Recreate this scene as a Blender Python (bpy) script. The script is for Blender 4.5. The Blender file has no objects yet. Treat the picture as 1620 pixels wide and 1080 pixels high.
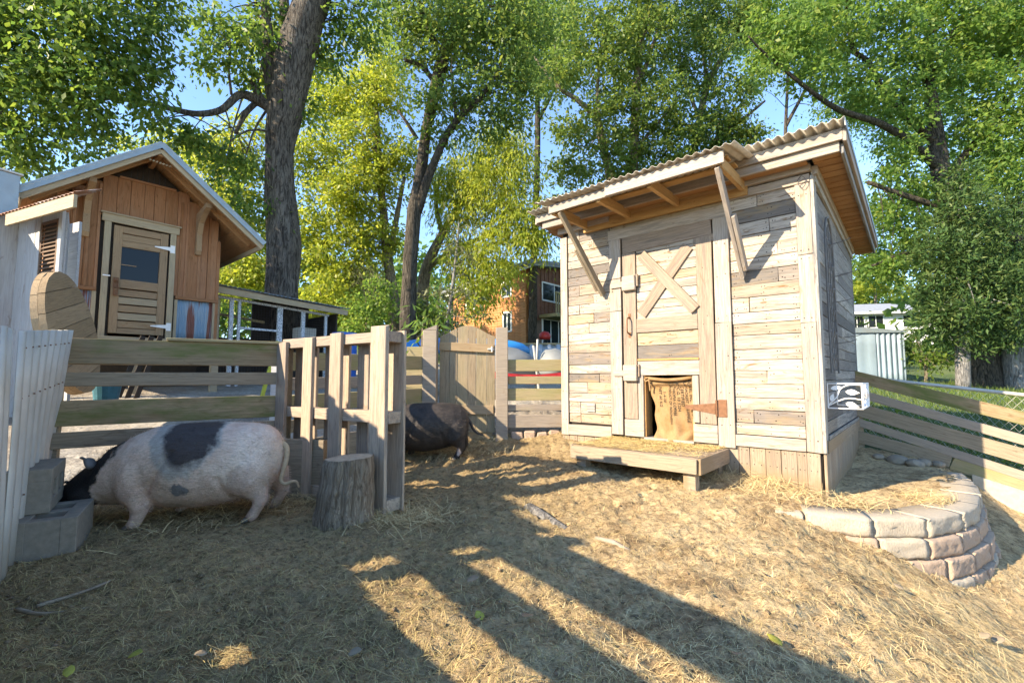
import bpy, bmesh, math, random
import numpy as np
from mathutils import Vector, Matrix, noise as mnoise

sc = bpy.context.scene
COL = sc.collection
rad = math.radians
rng = np.random.default_rng(7)
random.seed(7)

# ------------------------------------------------------------------ camera, light, exposure
CAM_H, PITCH, FPX = 0.95, 4.3, 735.0          # eye height above the pen floor, tilt up, focal length in 1620-px units
cd = bpy.data.cameras.new('camera'); cam = bpy.data.objects.new('camera', cd); COL.objects.link(cam)
cam.location = (0, 0, CAM_H); cam.rotation_euler = (rad(90 + PITCH), 0, 0)
cd.sensor_width = 36.0; cd.lens = 36.0 * FPX / 1620.0; cd.clip_start = 0.05; cd.clip_end = 600
sc.camera = cam

SUN_AZ, SUN_EL = 26.0, 28.3                   # travel direction of the light on the ground (deg from +X), elevation
w = bpy.data.worlds.new('World'); sc.world = w; w.use_nodes = True
nt = w.node_tree; nt.nodes.clear()
sky = nt.nodes.new('ShaderNodeTexSky'); sky.sky_type = 'NISHITA'; sky.sun_disc = False
sun_from = Vector((-math.cos(rad(SUN_AZ)) * math.cos(rad(SUN_EL)), -math.sin(rad(SUN_AZ)) * math.cos(rad(SUN_EL)), math.sin(rad(SUN_EL))))
sky.sun_elevation = rad(SUN_EL); sky.sun_rotation = math.atan2(sun_from.x, sun_from.y)
sky.air_density = 1.0; sky.dust_density = 0.0; sky.ozone_density = 6.0; sky.altitude = 900
bg = nt.nodes.new('ShaderNodeBackground'); bg.inputs['Strength'].default_value = 0.15
wo = nt.nodes.new('ShaderNodeOutputWorld')
nt.links.new(sky.outputs[0], bg.inputs[0]); nt.links.new(bg.outputs[0], wo.inputs[0])
sl = bpy.data.lights.new('sun', 'SUN'); sl.energy = 3.75; sl.angle = rad(0.5); sl.color = (1.0, 0.92, 0.79)
so = bpy.data.objects.new('sun', sl); COL.objects.link(so)
so.rotation_euler = (-sun_from).to_track_quat('-Z', 'Y').to_euler(); so.location = sun_from * 60
sc.view_settings.view_transform = 'Standard'; sc.view_settings.look = 'None'
sc.view_settings.gamma = 1.0; sc.view_settings.use_curve_mapping = False
sc.view_settings.exposure = 1.9
sc.view_settings.use_white_balance = True; sc.view_settings.white_balance_temperature = 7700; sc.view_settings.white_balance_tint = 10
sc.cycles.max_bounces = 6; sc.cycles.transparent_max_bounces = 6
sc.cycles.diffuse_bounces = 4; sc.cycles.glossy_bounces = 2; sc.cycles.transmission_bounces = 4
sc.cycles.use_denoising = True
sc.cycles.use_adaptive_sampling = True; sc.cycles.adaptive_threshold = 0.02

# ------------------------------------------------------------------ helpers
_p = rad(PITCH)
def ray(px, py):
    x = (px - 810) / FPX; y = (540 - py) / FPX
    return np.array([x, math.cos(_p) - y * math.sin(_p), math.sin(_p) + y * math.cos(_p)])
def at(px, py, Y):
    """Survey helper: the point of the place seen in that direction at forward distance Y metres."""
    d = ray(px, py); return np.array([0, 0, CAM_H]) + d * (Y / d[1])
LM = {}
def link(o):
    COL.objects.link(o); return o
def tag(o, label=None, cat=None, group=None, kind=None):
    if label: o['label'] = label
    if cat: o['category'] = cat
    if group: o['group'] = group
    if kind: o['kind'] = kind
    return o
def thing(name, label, cat, loc=(0, 0, 0), rotz=0.0, group=None, rot=None):
    o = link(bpy.data.objects.new(name, None)); o.empty_display_size = .1
    o.location = loc; o.rotation_euler = rot if rot else (0, 0, rotz)
    tag(o, label, cat, group); LM[o.name] = Matrix()
    return o
def part(name, me, mat, parent=None, M=None, label=None, kind=None, smooth=False):
    """One mesh object; M is its place in the space of the whole thing."""
    o = link(bpy.data.objects.new(name, me))
    if mat and len(me.materials) == 0: me.materials.append(mat)
    M = M if M is not None else Matrix()
    if parent is not None:
        o.parent = parent; o.matrix_basis = LM[parent.name].inverted() @ M
    else:
        o.matrix_basis = M
    LM[o.name] = M if parent is not None else Matrix()
    if label: o['label'] = label
    if kind: o['kind'] = kind
    if smooth: me.polygons.foreach_set('use_smooth', [True] * len(me.polygons))
    return o
def copy_tree(o, parent=None):
    c = o.copy(); COL.objects.link(c); c.parent = parent
    LM[c.name] = LM[o.name].copy()
    for ch in list(o.children): copy_tree(ch, c)
    return c

# chamfered box template
_C = [(sx, sy, sz) for sx in (-1, 1) for sy in (-1, 1) for sz in (-1, 1)]
def _box_faces():
    V = np.array([[s * (1 if k == a else .8) for a, s in enumerate(c)] for c in _C for k in range(3)])
    F = []
    idx = {c: i for i, c in enumerate(_C)}
    for k in range(3):
        a, b = [i for i in range(3) if i != k]
        for s in (-1, 1):
            f = []
            for (p, q) in ((-1, -1), (1, -1), (1, 1), (-1, 1)):
                c = [0, 0, 0]; c[k] = s; c[a] = p; c[b] = q
                f.append(idx[tuple(c)] * 3 + k)
            F.append(f)
    for m in range(3):
        a, b = [i for i in range(3) if i != m]
        for p in (-1, 1):
            for q in (-1, 1):
                c = [0, 0, 0]; c[a] = p; c[b] = q
                c1 = list(c); c1[m] = -1; c2 = list(c); c2[m] = 1
                i1, i2 = idx[tuple(c1)] * 3, idx[tuple(c2)] * 3
                F.append([i1 + a, i1 + b, i2 + b, i2 + a])
    for c in _C:
        i = idx[c] * 3; F.append([i, i + 1, i + 2])
    out = []
    for f in F:
        P = V[f]; n = np.cross(P[1] - P[0], P[2] - P[0])
        out.append(f if np.dot(n, P.mean(0)) > 0 else f[::-1])
    return out
BOXF = _box_faces()
def boxv(L, T, W, bev=.003, jit=0.0):
    h = np.array([L, T, W]) / 2; bev = min(bev, h.min() * .45)
    V = np.array([[s * (h[a] if k == a else h[a] - bev) for a, s in enumerate(c)] for c in _C for k in range(3)])
    if jit:
        J = rng.uniform(-jit, jit, (8, 3)) * np.array([1.5, .25, 1]); V = V + np.repeat(J, 3, 0)
    return V
def boxmesh(name, L, T, W, bev=.003, jit=0.0):
    me = bpy.data.meshes.new(name); me.from_pydata(boxv(L, T, W, bev, jit).tolist(), [], BOXF); return me
def frame(a, b, up=(0, 0, 1)):
    a, b = Vector(a), Vector(b); X = (b - a).normalized(); U = Vector(up)
    Z = (U - X * U.dot(X)).normalized(); Y = Z.cross(X)
    M = Matrix((X, Y, Z)).transposed().to_4x4(); M.translation = (a + b) / 2
    return M, (b - a).length
def board(par, name, a, b, w, t, mat, up=(0, 0, 1), bev=.003, jit=.002, label=None):
    """A board from a to b (centres of its ends); w across along up, t thick; grain along its length."""
    M, L = frame(a, b, up)
    return part(name, boxmesh(name, L, t, w, bev, jit), mat, par, M, label)
def block(par, name, lo, hi, mat, bev=.003, jit=0.0, label=None):
    lo, hi = Vector(lo), Vector(hi); s = hi - lo
    return part(name, boxmesh(name, abs(s.x), abs(s.y), abs(s.z), bev, jit), mat, par, Matrix.Translation((lo + hi) / 2), label)
class MB:
    """Collects pieces that are one part: boxes, tubes, raw faces."""
    def __init__(s): s.v = []; s.f = []; s.n = 0
    def add(s, V, F):
        V = np.asarray(V, float); s.v.append(V); s.f += [[i + s.n for i in f] for f in F]; s.n += len(V); return s
    def bar(s, a, b, w, t, up=(0, 0, 1), bev=.002, jit=0.0):
        M, L = frame(a, b, up); V = boxv(L, t, w, bev, jit); A = np.array(M)
        return s.add(V @ A[:3, :3].T + A[:3, 3], BOXF)
    def box(s, lo, hi, bev=.002):
        lo, hi = np.array(lo, float), np.array(hi, float)
        return s.add(boxv(*(hi - lo), bev) + (lo + hi) / 2, BOXF)
    def tube(s, P, R, n=8, cap=True):
        V, F = tubevf(P, R, n, cap); return s.add(V, F)
    def mesh(s, name):
        me = bpy.data.meshes.new(name); me.from_pydata(np.concatenate(s.v).tolist(), [], s.f); return me
def tubevf(P, R, n=8, cap=True, jitter=0.0):
    P = np.asarray(P, float); m = len(P); R = np.broadcast_to(np.asarray(R, float), (m,))
    T = np.gradient(P, axis=0); T /= np.linalg.norm(T, axis=1)[:, None] + 1e-9
    ref = np.array([0, 0, 1.0]) if abs(T[0][2]) < .9 else np.array([1.0, 0, 0])
    V = []; u = np.cross(ref, T[0]); u /= np.linalg.norm(u)
    ang = np.linspace(0, 2 * math.pi, n, endpoint=False)
    for i in range(m):
        u = u - T[i] * np.dot(u, T[i]); u /= np.linalg.norm(u) + 1e-9
        v = np.cross(T[i], u)
        r = R[i] * (1 + (rng.uniform(-jitter, jitter, n) if jitter else 0))
        V.append(P[i] + np.outer(np.cos(ang) * r, u) + np.outer(np.sin(ang) * r, v))
    V = np.concatenate(V); F = []
    for i in range(m - 1):
        for j in range(n):
            k = (j + 1) % n; F.append([i * n + j, i * n + k, (i + 1) * n + k, (i + 1) * n + j])
    if cap: F.append(list(range(n))[::-1]); F.append([(m - 1) * n + j for j in range(n)])
    return V, F
def tubemesh(name, P, R, n=8, cap=True, jitter=0.0):
    V, F = tubevf(P, R, n, cap, jitter); me = bpy.data.meshes.new(name); me.from_pydata(V.tolist(), [], F); return me
def spline(P, k=6):
    P = np.asarray(P, float)
    if len(P) < 3: k = max(k, 2)
    Q = np.vstack([2 * P[0] - P[1], P, 2 * P[-1] - P[-2]]); out = []
    for i in range(1, len(Q) - 2):
        for t in np.linspace(0, 1, k, endpoint=False):
            a, b, c, d = Q[i - 1], Q[i], Q[i + 1], Q[i + 2]
            out.append(.5 * (2 * b + (c - a) * t + (2 * a - 5 * b + 4 * c - d) * t * t + (3 * b - a - 3 * c + d) * t ** 3))
    out.append(P[-1]); return np.array(out)
def npmesh(name, V, F):
    """Fast mesh from an (n,3) array and an (m,k) face array of equal-sided faces."""
    me = bpy.data.meshes.new(name); V = np.ascontiguousarray(V, np.float32); F = np.ascontiguousarray(F, np.int32)
    me.vertices.add(len(V)); me.vertices.foreach_set('co', V.ravel())
    me.loops.add(F.size); me.loops.foreach_set('vertex_index', F.ravel())
    me.polygons.add(len(F)); me.polygons.foreach_set('loop_start', np.arange(0, F.size, F.shape[1], dtype=np.int32))
    try: me.polygons.foreach_set('loop_total', np.full(len(F), F.shape[1], np.int32))
    except Exception: pass
    me.update(calc_edges=True); return me
def prism(name, poly, depth, axis='y'):
    """Polygon (x,z) pushed back by depth along +y, as a mesh."""
    n = len(poly); V = [(x, 0, z) for x, z in poly] + [(x, depth, z) for x, z in poly]
    F = [list(range(n)), list(range(2 * n - 1, n - 1, -1))] + [[i + n, (i + 1) % n + n, (i + 1) % n, i] for i in range(n)]
    me = bpy.data.meshes.new(name); me.from_pydata(V, [], F)
    bm = bmesh.new(); bm.from_mesh(me); bmesh.ops.recalc_face_normals(bm, faces=bm.faces); bm.to_mesh(me); bm.free()
    return me
def corrugated(name, O, A, B, period=.07, amp=.008, flat=False, thick=.0015, warp=0.0):
    """Ribbed sheet: O corner, A vector across the ribs, B vector along them; B may be a pair (B at start, B at end)."""
    O = np.array(O, float); A = np.array(A, float)
    B0, B1 = (np.array(B[0], float), np.array(B[1], float)) if isinstance(B, tuple) and hasattr(B[0], '__len__') else (np.array(B, float),) * 2
    L = np.linalg.norm(A); N = np.cross(A, B0); N /= np.linalg.norm(N)
    n = max(2, int(L / period * 8)); s = np.linspace(0, 1, n + 1); ph = s * L / period * 2 * math.pi
    h = np.clip(np.sin(ph) * 2.4, -1, 1) if flat else np.sin(ph)
    m = 5; t = np.linspace(0, 1, m); V = []
    for j in range(m):
        base = O + np.outer(s, A) + ((1 - s)[:, None] * B0 + s[:, None] * B1) * t[j]
        V.append(base + np.outer(h * amp + warp * np.sin(s * 5 + t[j] * 3), N))
    V = np.array(V); Vt = (V + N * thick).reshape(-1, 3); Vb = (V - N * thick).reshape(-1, 3)
    k = n + 1; q = np.array([[j * k + i, j * k + i + 1, (j + 1) * k + i + 1, (j + 1) * k + i] for j in range(m - 1) for i in range(n)])
    F = np.vstack([q, q[:, ::-1] + m * k])
    rim = [(i, i + 1) for i in range(n)] + [((m - 1) * k + i + 1, (m - 1) * k + i) for i in range(n)] + \
          [((j + 1) * k, j * k) for j in range(m - 1)] + [(j * k + n, (j + 1) * k + n) for j in range(m - 1)]
    F = np.vstack([F, [[b, a, a + m * k, b + m * k] for a, b in rim]])
    me = npmesh(name, np.vstack([Vt, Vb]), F); return me

# ------------------------------------------------------------------ materials
def nodes(name):
    m = bpy.data.materials.new(name); m.use_nodes = True; t = m.node_tree; t.nodes.clear()
    out = t.nodes.new('ShaderNodeOutputMaterial'); b = t.nodes.new('ShaderNodeBsdfPrincipled')
    t.links.new(b.outputs[0], out.inputs[0])
    return m, t, b, out
def N(t, typ, **kw):
    n = t.nodes.new(typ)
    for k, v in kw.items():
        if k.startswith('i_'): n.inputs[k[2:].replace('_', ' ')].default_value = v
        else: setattr(n, k, v)
    return n
def ramp(t, fac, stops, interp='LINEAR'):
    r = t.nodes.new('ShaderNodeValToRGB'); r.color_ramp.interpolation = interp; e = r.color_ramp.elements
    while len(e) < len(stops): e.new(.5)
    for i, (p, c) in enumerate(stops):
        e[i].position = p; e[i].color = (c[0], c[1], c[2], 1) if hasattr(c, '__len__') else (c, c, c, 1)
    t.links.new(fac, r.inputs[0]); return r.outputs[0]
def mix(t, fac, a, b, mode='MIX'):
    m = t.nodes.new('ShaderNodeMix'); m.data_type = 'RGBA'; m.blend_type = mode
    for s, v in ((0, fac), (6, a), (7, b)):
        if hasattr(v, 'links') or hasattr(v, 'is_linked'): t.links.new(v, m.inputs[s])
        else: m.inputs[s].default_value = v if s == 0 else (v[0], v[1], v[2], 1)
    return m.outputs[2]
def math_(t, op, a, b=None, clamp=False):
    m = t.nodes.new('ShaderNodeMath'); m.operation = op; m.use_clamp = clamp
    for i, v in enumerate((a, b)):
        if v is None: continue
        if hasattr(v, 'is_linked'): t.links.new(v, m.inputs[i])
        else: m.inputs[i].default_value = v
    return m.outputs[0]
def coords(t, scale=(1, 1, 1), rand=True, src='Object'):
    tc = t.nodes.new('ShaderNodeTexCoord'); v = tc.outputs[src]
    if rand:
        oi = t.nodes.new('ShaderNodeObjectInfo')
        ad = t.nodes.new('ShaderNodeVectorMath'); ad.operation = 'MULTIPLY_ADD'
        cx = t.nodes.new('ShaderNodeCombineXYZ')
        for i in range(3): t.links.new(oi.outputs['Random'], cx.inputs[i])
        t.links.new(cx.outputs[0], ad.inputs[0]); ad.inputs[1].default_value = (37.0, 11.3, 53.7); t.links.new(v, ad.inputs[2]); v = ad.outputs[0]
    mp = t.nodes.new('ShaderNodeMapping'); mp.inputs['Scale'].default_value = scale; t.links.new(v, mp.inputs[0])
    return mp.outputs[0]
def noise(t, vec, scale, detail=4, rough=.55, dist=0.0):
    n = N(t, 'ShaderNodeTexNoise'); t.links.new(vec, n.inputs['Vector'])
    n.inputs['Scale'].default_value = scale; n.inputs['Detail'].default_value = detail
    n.inputs['Roughness'].default_value = rough; n.inputs['Distortion'].default_value = dist
    return n.outputs[0]
def bump(t, b, h, strength=.4, dist=.01):
    n = t.nodes.new('ShaderNodeBump'); n.inputs['Strength'].default_value = strength; n.inputs['Distance'].default_value = dist
    t.links.new(h, n.inputs['Height']); t.links.new(n.outputs[0], b.inputs['Normal'])
def wood(name, palette, stain=(.12, .07, .03), stain_amt=.6, grain=1.0, grain_dark=.55, moss=None, moss_amt=0.0, rough=.8, blotch=(.5, .42, .33), streak=None, mud=0.0):
    """Weathered boards: a tone per board, long grain, knots and stains, optional moss patches."""
    m, t, b, out = nodes(name)
    oi = t.nodes.new('ShaderNodeObjectInfo')
    base = ramp(t, oi.outputs['Random'], [((i + .01) / len(palette), c) for i, c in enumerate(palette)], 'CONSTANT')
    g = noise(t, coords(t, (1.6 * grain, 38 * grain, 38 * grain)), 3.0, 5, .65, .4)
    gr = ramp(t, g, [(.30, grain_dark), (.55, 1.0), (.8, 1.12)])
    c = mix(t, 1.0, base, gr, 'MULTIPLY')
    big = noise(t, coords(t, (1.6, 7, 7)), 1.6, 4, .6, .6)
    c = mix(t, ramp(t, big, [(.52, 0.0), (.70, .55)]), c, blotch)
    kn = noise(t, coords(t, (3.2, 12, 12)), 1.3, 3, .6, 1.5)
    c = mix(t, ramp(t, kn, [(.60, 0.0), (.72, stain_amt)]), c, stain)
    if streak:
        sk = noise(t, coords(t, (.9, 11, 11)), 1.7, 5, .7, .8)
        c = mix(t, ramp(t, sk, [(.50, 0.0), (.64, streak[3])]), c, streak[:3])
        fl = noise(t, coords(t, (5, 90, 90)), 2.0, 3, .7); c = mix(t, ramp(t, fl, [(.60, 0.0), (.70, .45)]), c, (.12, .09, .07))
    if mud:
        tg = t.nodes.new('ShaderNodeTexCoord'); sx = t.nodes.new('ShaderNodeSeparateXYZ'); t.links.new(tg.outputs['Generated'], sx.inputs[0])
        mn = noise(t, coords(t, (6, 14, 14)), 2.0, 4, .65)
        c = mix(t, math_(t, 'MULTIPLY', ramp(t, math_(t, 'ADD', sx.outputs[0], math_(t, 'MULTIPLY', mn, -.5)), [(0.0, 1.0), (.28, 0.0)]), mud), c, (.24, .165, .095))
    if moss:
        ms = noise(t, coords(t, (1.2, 5, 5)), 1.5, 5, .65)
        c = mix(t, ramp(t, ms, [(.45, 0.0), (.66, moss_amt)]), c, moss)
    t.links.new(c, b.inputs['Base Color']); b.inputs['Roughness'].default_value = rough
    b.inputs['Specular IOR Level'].default_value = .25
    bump(t, b, g, .55, .004)
    return m
def plain(name, c, rough=.6, metal=0.0, var=.25, scale=12.0, bmp=.15, bd=.004, dirt=None, dirt_amt=.5, rand=True, sc3=(1, 1, 1)):
    m, t, b, out = nodes(name)
    v = coords(t, sc3, rand); n = noise(t, v, scale, 5, .6)
    col = mix(t, 1.0, c, ramp(t, n, [(.25, 1 - var), (.75, 1 + var)]), 'MULTIPLY')
    if dirt:
        d = noise(t, v, scale * .28, 5, .65, .3); col = mix(t, ramp(t, d, [(.48, 0.0), (.68, dirt_amt)]), col, dirt)
    t.links.new(col, b.inputs['Base Color']); b.inputs['Roughness'].default_value = rough; b.inputs['Metallic'].default_value = metal
    b.inputs['Specular IOR Level'].default_value = .3
    if bmp: bump(t, b, n, bmp, bd)
    return m
def leafmat(name, cols, trans=.45, tcol=1.6, gloss=.25):
    """Leaves: a tone per leaf, light shining through."""
    m = bpy.data.materials.new(name); m.use_nodes = True; t = m.node_tree; t.nodes.clear()
    out = t.nodes.new('ShaderNodeOutputMaterial'); geo = t.nodes.new('ShaderNodeNewGeometry')
    c = ramp(t, geo.outputs['Random Per Island'], [(i / max(1, len(cols) - 1), k) for i, k in enumerate(cols)])
    p = t.nodes.new('ShaderNodeBsdfPrincipled'); t.links.new(c, p.inputs['Base Color'])
    p.inputs['Roughness'].default_value = .45; p.inputs['Specular IOR Level'].default_value = gloss
    tr = t.nodes.new('ShaderNodeBsdfTranslucent')
    hs = t.nodes.new('ShaderNodeHueSaturation'); hs.inputs['Hue'].default_value = .485; hs.inputs['Saturation'].default_value = 1.05
    hs.inputs['Value'].default_value = tcol; t.links.new(c, hs.inputs['Color']); t.links.new(hs.outputs[0], tr.inputs[0])
    ms = t.nodes.new('ShaderNodeMixShader'); ms.inputs[0].default_value = trans
    t.links.new(p.outputs[0], ms.inputs[1]); t.links.new(tr.outputs[0], ms.inputs[2]); t.links.new(ms.outputs[0], out.inputs[0])
    return m
def island(name, cols, rough=.8, trans=0.0):
    """Loose slivers: a tone per piece."""
    m, t, b, out = nodes(name); geo = t.nodes.new('ShaderNodeNewGeometry')
    c = ramp(t, geo.outputs['Random Per Island'], [(i / max(1, len(cols) - 1), k) for i, k in enumerate(cols)])
    t.links.new(c, b.inputs['Base Color']); b.inputs['Roughness'].default_value = rough; b.inputs['Specular IOR Level'].default_value = .2
    return m

M_pale = wood('pale pallet boards', [(0.393, 0.329, 0.271), (0.314, 0.248, 0.188), (0.433, 0.375, 0.321), (0.236, 0.199, 0.169), (0.408, 0.345, 0.274), (0.346, 0.298, 0.251), (0.158, 0.137, 0.121), (0.44, 0.375, 0.305), (0.378, 0.321, 0.266), (0.268, 0.217, 0.176), (0.425, 0.36, 0.297), (0.393, 0.298, 0.203), (0.197, 0.168, 0.149), (0.408, 0.352, 0.297)], (.16, .075, .022), .9, 1.0, .52, blotch=(0.331, 0.221, 0.103), streak=(0.149, 0.125, 0.105, 0.68))
M_trim = wood('pale trim boards', [(0.389, 0.326, 0.274), (0.35, 0.292, 0.244), (0.373, 0.315, 0.265)], (.18, .10, .045), .5, 1.0, .58, blotch=(0.325, 0.253, 0.174), streak=(0.165, 0.144, 0.13, 0.55))
M_door = wood('door rails', [(0.281, 0.208, 0.156), (0.255, 0.191, 0.147), (0.297, 0.225, 0.17)], (.12, .07, .035), .45, 1.0, .55, blotch=(0.259, 0.187, 0.125), streak=(0.145, 0.119, 0.103, 0.6))
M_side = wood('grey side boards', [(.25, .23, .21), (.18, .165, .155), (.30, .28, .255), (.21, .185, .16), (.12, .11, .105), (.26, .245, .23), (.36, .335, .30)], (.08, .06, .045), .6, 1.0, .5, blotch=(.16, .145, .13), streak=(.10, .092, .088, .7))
M_orange = wood('warm unweathered lumber', [(0.414, 0.243, 0.099), (0.378, 0.207, 0.081), (0.45, 0.279, 0.126)], (.16, .07, .02), .45, 1.0, .7, blotch=(0.416, 0.236, 0.095))
M_skirt = wood('tan skirting boards', [(0.313, 0.238, 0.169), (0.286, 0.221, 0.162), (0.327, 0.259, 0.191), (0.259, 0.198, 0.141)], (.22, .12, .05), .45, 1.0, .6, blotch=(0.311, 0.221, 0.132), streak=(0.17, 0.132, 0.103, 0.5), mud=.8)
M_fence = wood('mossy fence boards', [(.28, .205, .12), (.25, .185, .11), (.30, .225, .135)], (.11, .06, .025), .75, 1.0, .6, moss=(.095, .125, .03), moss_amt=.9, blotch=(.17, .105, .05))
M_fence2 = wood('grey brown fence boards', [(.27, .215, .15), (.30, .24, .17)], (.10, .06, .035), .5, 1.0, .6, blotch=(.24, .18, .12))
M_pink = wood('sun bleached fence boards', [(0.308, 0.251, 0.196), (0.287, 0.236, 0.189)], (.20, .13, .08), .4, 1.0, .68, blotch=(0.311, 0.262, 0.18))
M_greenw = wood('green tinged rails', [(0.328, 0.262, 0.148), (0.303, 0.242, 0.135)], (.22, .15, .06), .4, 1.0, .66, moss=(.22, .22, .08), moss_amt=.6, blotch=(0.293, 0.241, 0.129))
M_pallet = wood('rough pallet lumber', [(0.387, 0.295, 0.219), (0.334, 0.255, 0.191), (0.414, 0.321, 0.238), (0.299, 0.233, 0.182)], (.17, .10, .05), .5, 1.0, .55, blotch=(0.333, 0.245, 0.166), streak=(0.165, 0.135, 0.115, 0.6))
M_gate = wood('gate boards', [(.32, .24, .15), (.28, .21, .135), (.34, .26, .165)], (.12, .085, .05), .5, 1.0, .58, moss=(.20, .19, .10), moss_amt=.35, blotch=(.24, .20, .14))
M_gaterail = wood('gate rails', [(0.32, 0.224, 0.128), (0.344, 0.248, 0.152)], (.2, .11, .05), .4, 1.0, .68, blotch=(0.319, 0.227, 0.143))
M_coop = wood('cedar siding boards', [(0.333, 0.152, 0.071), (0.373, 0.18, 0.091), (0.293, 0.133, 0.06), (0.353, 0.165, 0.083)], (.15, .06, .02), .6, 1.0, .62, blotch=(.33, .18, .10))
M_cooptrim = wood('old tan trim', [(.40, .315, .205), (.37, .29, .19)], (.2, .12, .07), .4, 1.0, .7, blotch=(.34, .26, .17))
M_coopdoor = wood('brown door boards', [(.34, .225, .13), (.31, .205, .12)], (.15, .08, .035), .45, 1.0, .7, blotch=(.30, .20, .12))
M_soffit = wood('brown soffit boards', [(.36, .19, .085), (.32, .165, .07), (.39, .215, .10)], (.16, .07, .03), .45, 1.0, .66, blotch=(.33, .18, .09))
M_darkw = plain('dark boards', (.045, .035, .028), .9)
M_white = wood('flaking whitewashed boards', [(.44, .44, .44), (.40, .405, .41)], (.20, .17, .14), .6, .7, .75, blotch=(.33, .31, .285))
M_spool = wood('spool planks', [(.33, .225, .125), (.30, .205, .115), (.36, .25, .145)], (.14, .085, .04), .5, 1.0, .62, blotch=(.30, .21, .13))
M_shut = plain('brown shutter', (.13, .075, .045), .6)
M_galv = plain('galvanised sheet', (.50, .475, .43), .5, .2, .12, 6, .05, .002, (.36, .31, .24), .5)
M_galvroof = plain('weathered corrugated roofing', (.50, .46, .40), .55, .25, .22, 9, .08, .003, (.34, .26, .18), .55)
M_bluemetal = plain('blue grey metal trim', (.25, .305, .34), .45, .3, .14, 7, .05, .002, (.28, .27, .25), .35)
def rusty(name):
    m, t, b, out = nodes(name)
    v = coords(t, (2.2, 2.2, .22), False); n = noise(t, v, 3.0, 5, .6, .4)
    c = ramp(t, n, [(.40, (.15, .25, .34)), (.52, (.25, .32, .37)), (.56, (.19, .065, .045)), (.72, (.13, .04, .03))])
    t.links.new(c, b.inputs['Base Color']); b.inputs['Roughness'].default_value = .6; return m
M_rusty = rusty('blue and rust corrugated sheet')
M_rustroof = plain('rusty roof sheet', (.26, .12, .065), .8, .1, .35, 14, .2, .003, (.55, .52, .50), .7)
M_rustiron = plain('rusty iron', (.20, .10, .055), .75, .4, .35, 30, .3)
M_iron = plain('dark iron', (.055, .055, .06), .5, .6, .2)
M_greyiron = plain('weathered grey iron', (.15, .145, .14), .7, .2, .25)
M_whitemetal = plain('white painted wire', (.78, .76, .74), .45, 0, .08)
M_nail = plain('nail heads', (.06, .05, .045), .6, .5)
M_concrete = plain('concrete', (.22, .185, .145), .92, 0, .22, 30, .35, .004, (.20, .18, .15), .5)
M_slab = plain('pale slab', (.40, .34, .26), .9, 0, .16, 22, .3, .003)
M_stone = plain('buff wall blocks', (.37, .315, .245), .92, 0, .24, 55, .7, .008, (.36, .30, .24), .45)
M_stonered = plain('rose wall blocks', (.36, .26, .19), .92, 0, .24, 55, .7, .008, (.36, .27, .21), .5)
M_rock = plain('field stone', (.25, .21, .16), .9, 0, .25, 9, .6, .01)
def barkmat(name, c1, c2, sz=1.0):
    m, t, b, out = nodes(name); v = coords(t, (9 * sz, 9 * sz, 1.5 * sz), False)
    n = noise(t, v, 2.2, 6, .7, 1.2); big = noise(t, coords(t, (1, 1, 1), False), 1.3, 4)
    c = mix(t, ramp(t, n, [(.40, 0.0), (.58, 1.0)]), c1, c2)
    c = mix(t, 1.0, c, ramp(t, big, [(.3, .75), (.7, 1.25)]), 'MULTIPLY')
    t.links.new(c, b.inputs['Base Color']); b.inputs['Roughness'].default_value = .95; b.inputs['Specular IOR Level'].default_value = .15
    bump(t, b, n, 1.0, .11); return m
M_bark = barkmat('furrowed bark', (.045, .036, .030), (.20, .17, .14))
M_bark2 = barkmat('dark bark', (.03, .026, .02), (.12, .10, .078))
M_bark3 = barkmat('light bark', (.10, .08, .058), (.33, .27, .20))
M_barkgrey = barkmat('silver grey bark', (.13, .125, .12), (.38, .36, .34))
M_log = barkmat('stump bark', (.23, .17, .115), (.48, .385, .285), 1.6)
M_logtop = plain('cut stump top', (.36, .27, .18), .9, 0, .3, 25, .3)
M_glass = None
def glassmat():
    m, t, b, out = nodes('window glass'); b.inputs['Base Color'].default_value = (.015, .02, .025, 1)
    b.inputs['Roughness'].default_value = .05; b.inputs['Specular IOR Level'].default_value = .2; return m
M_glass = glassmat()
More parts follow.
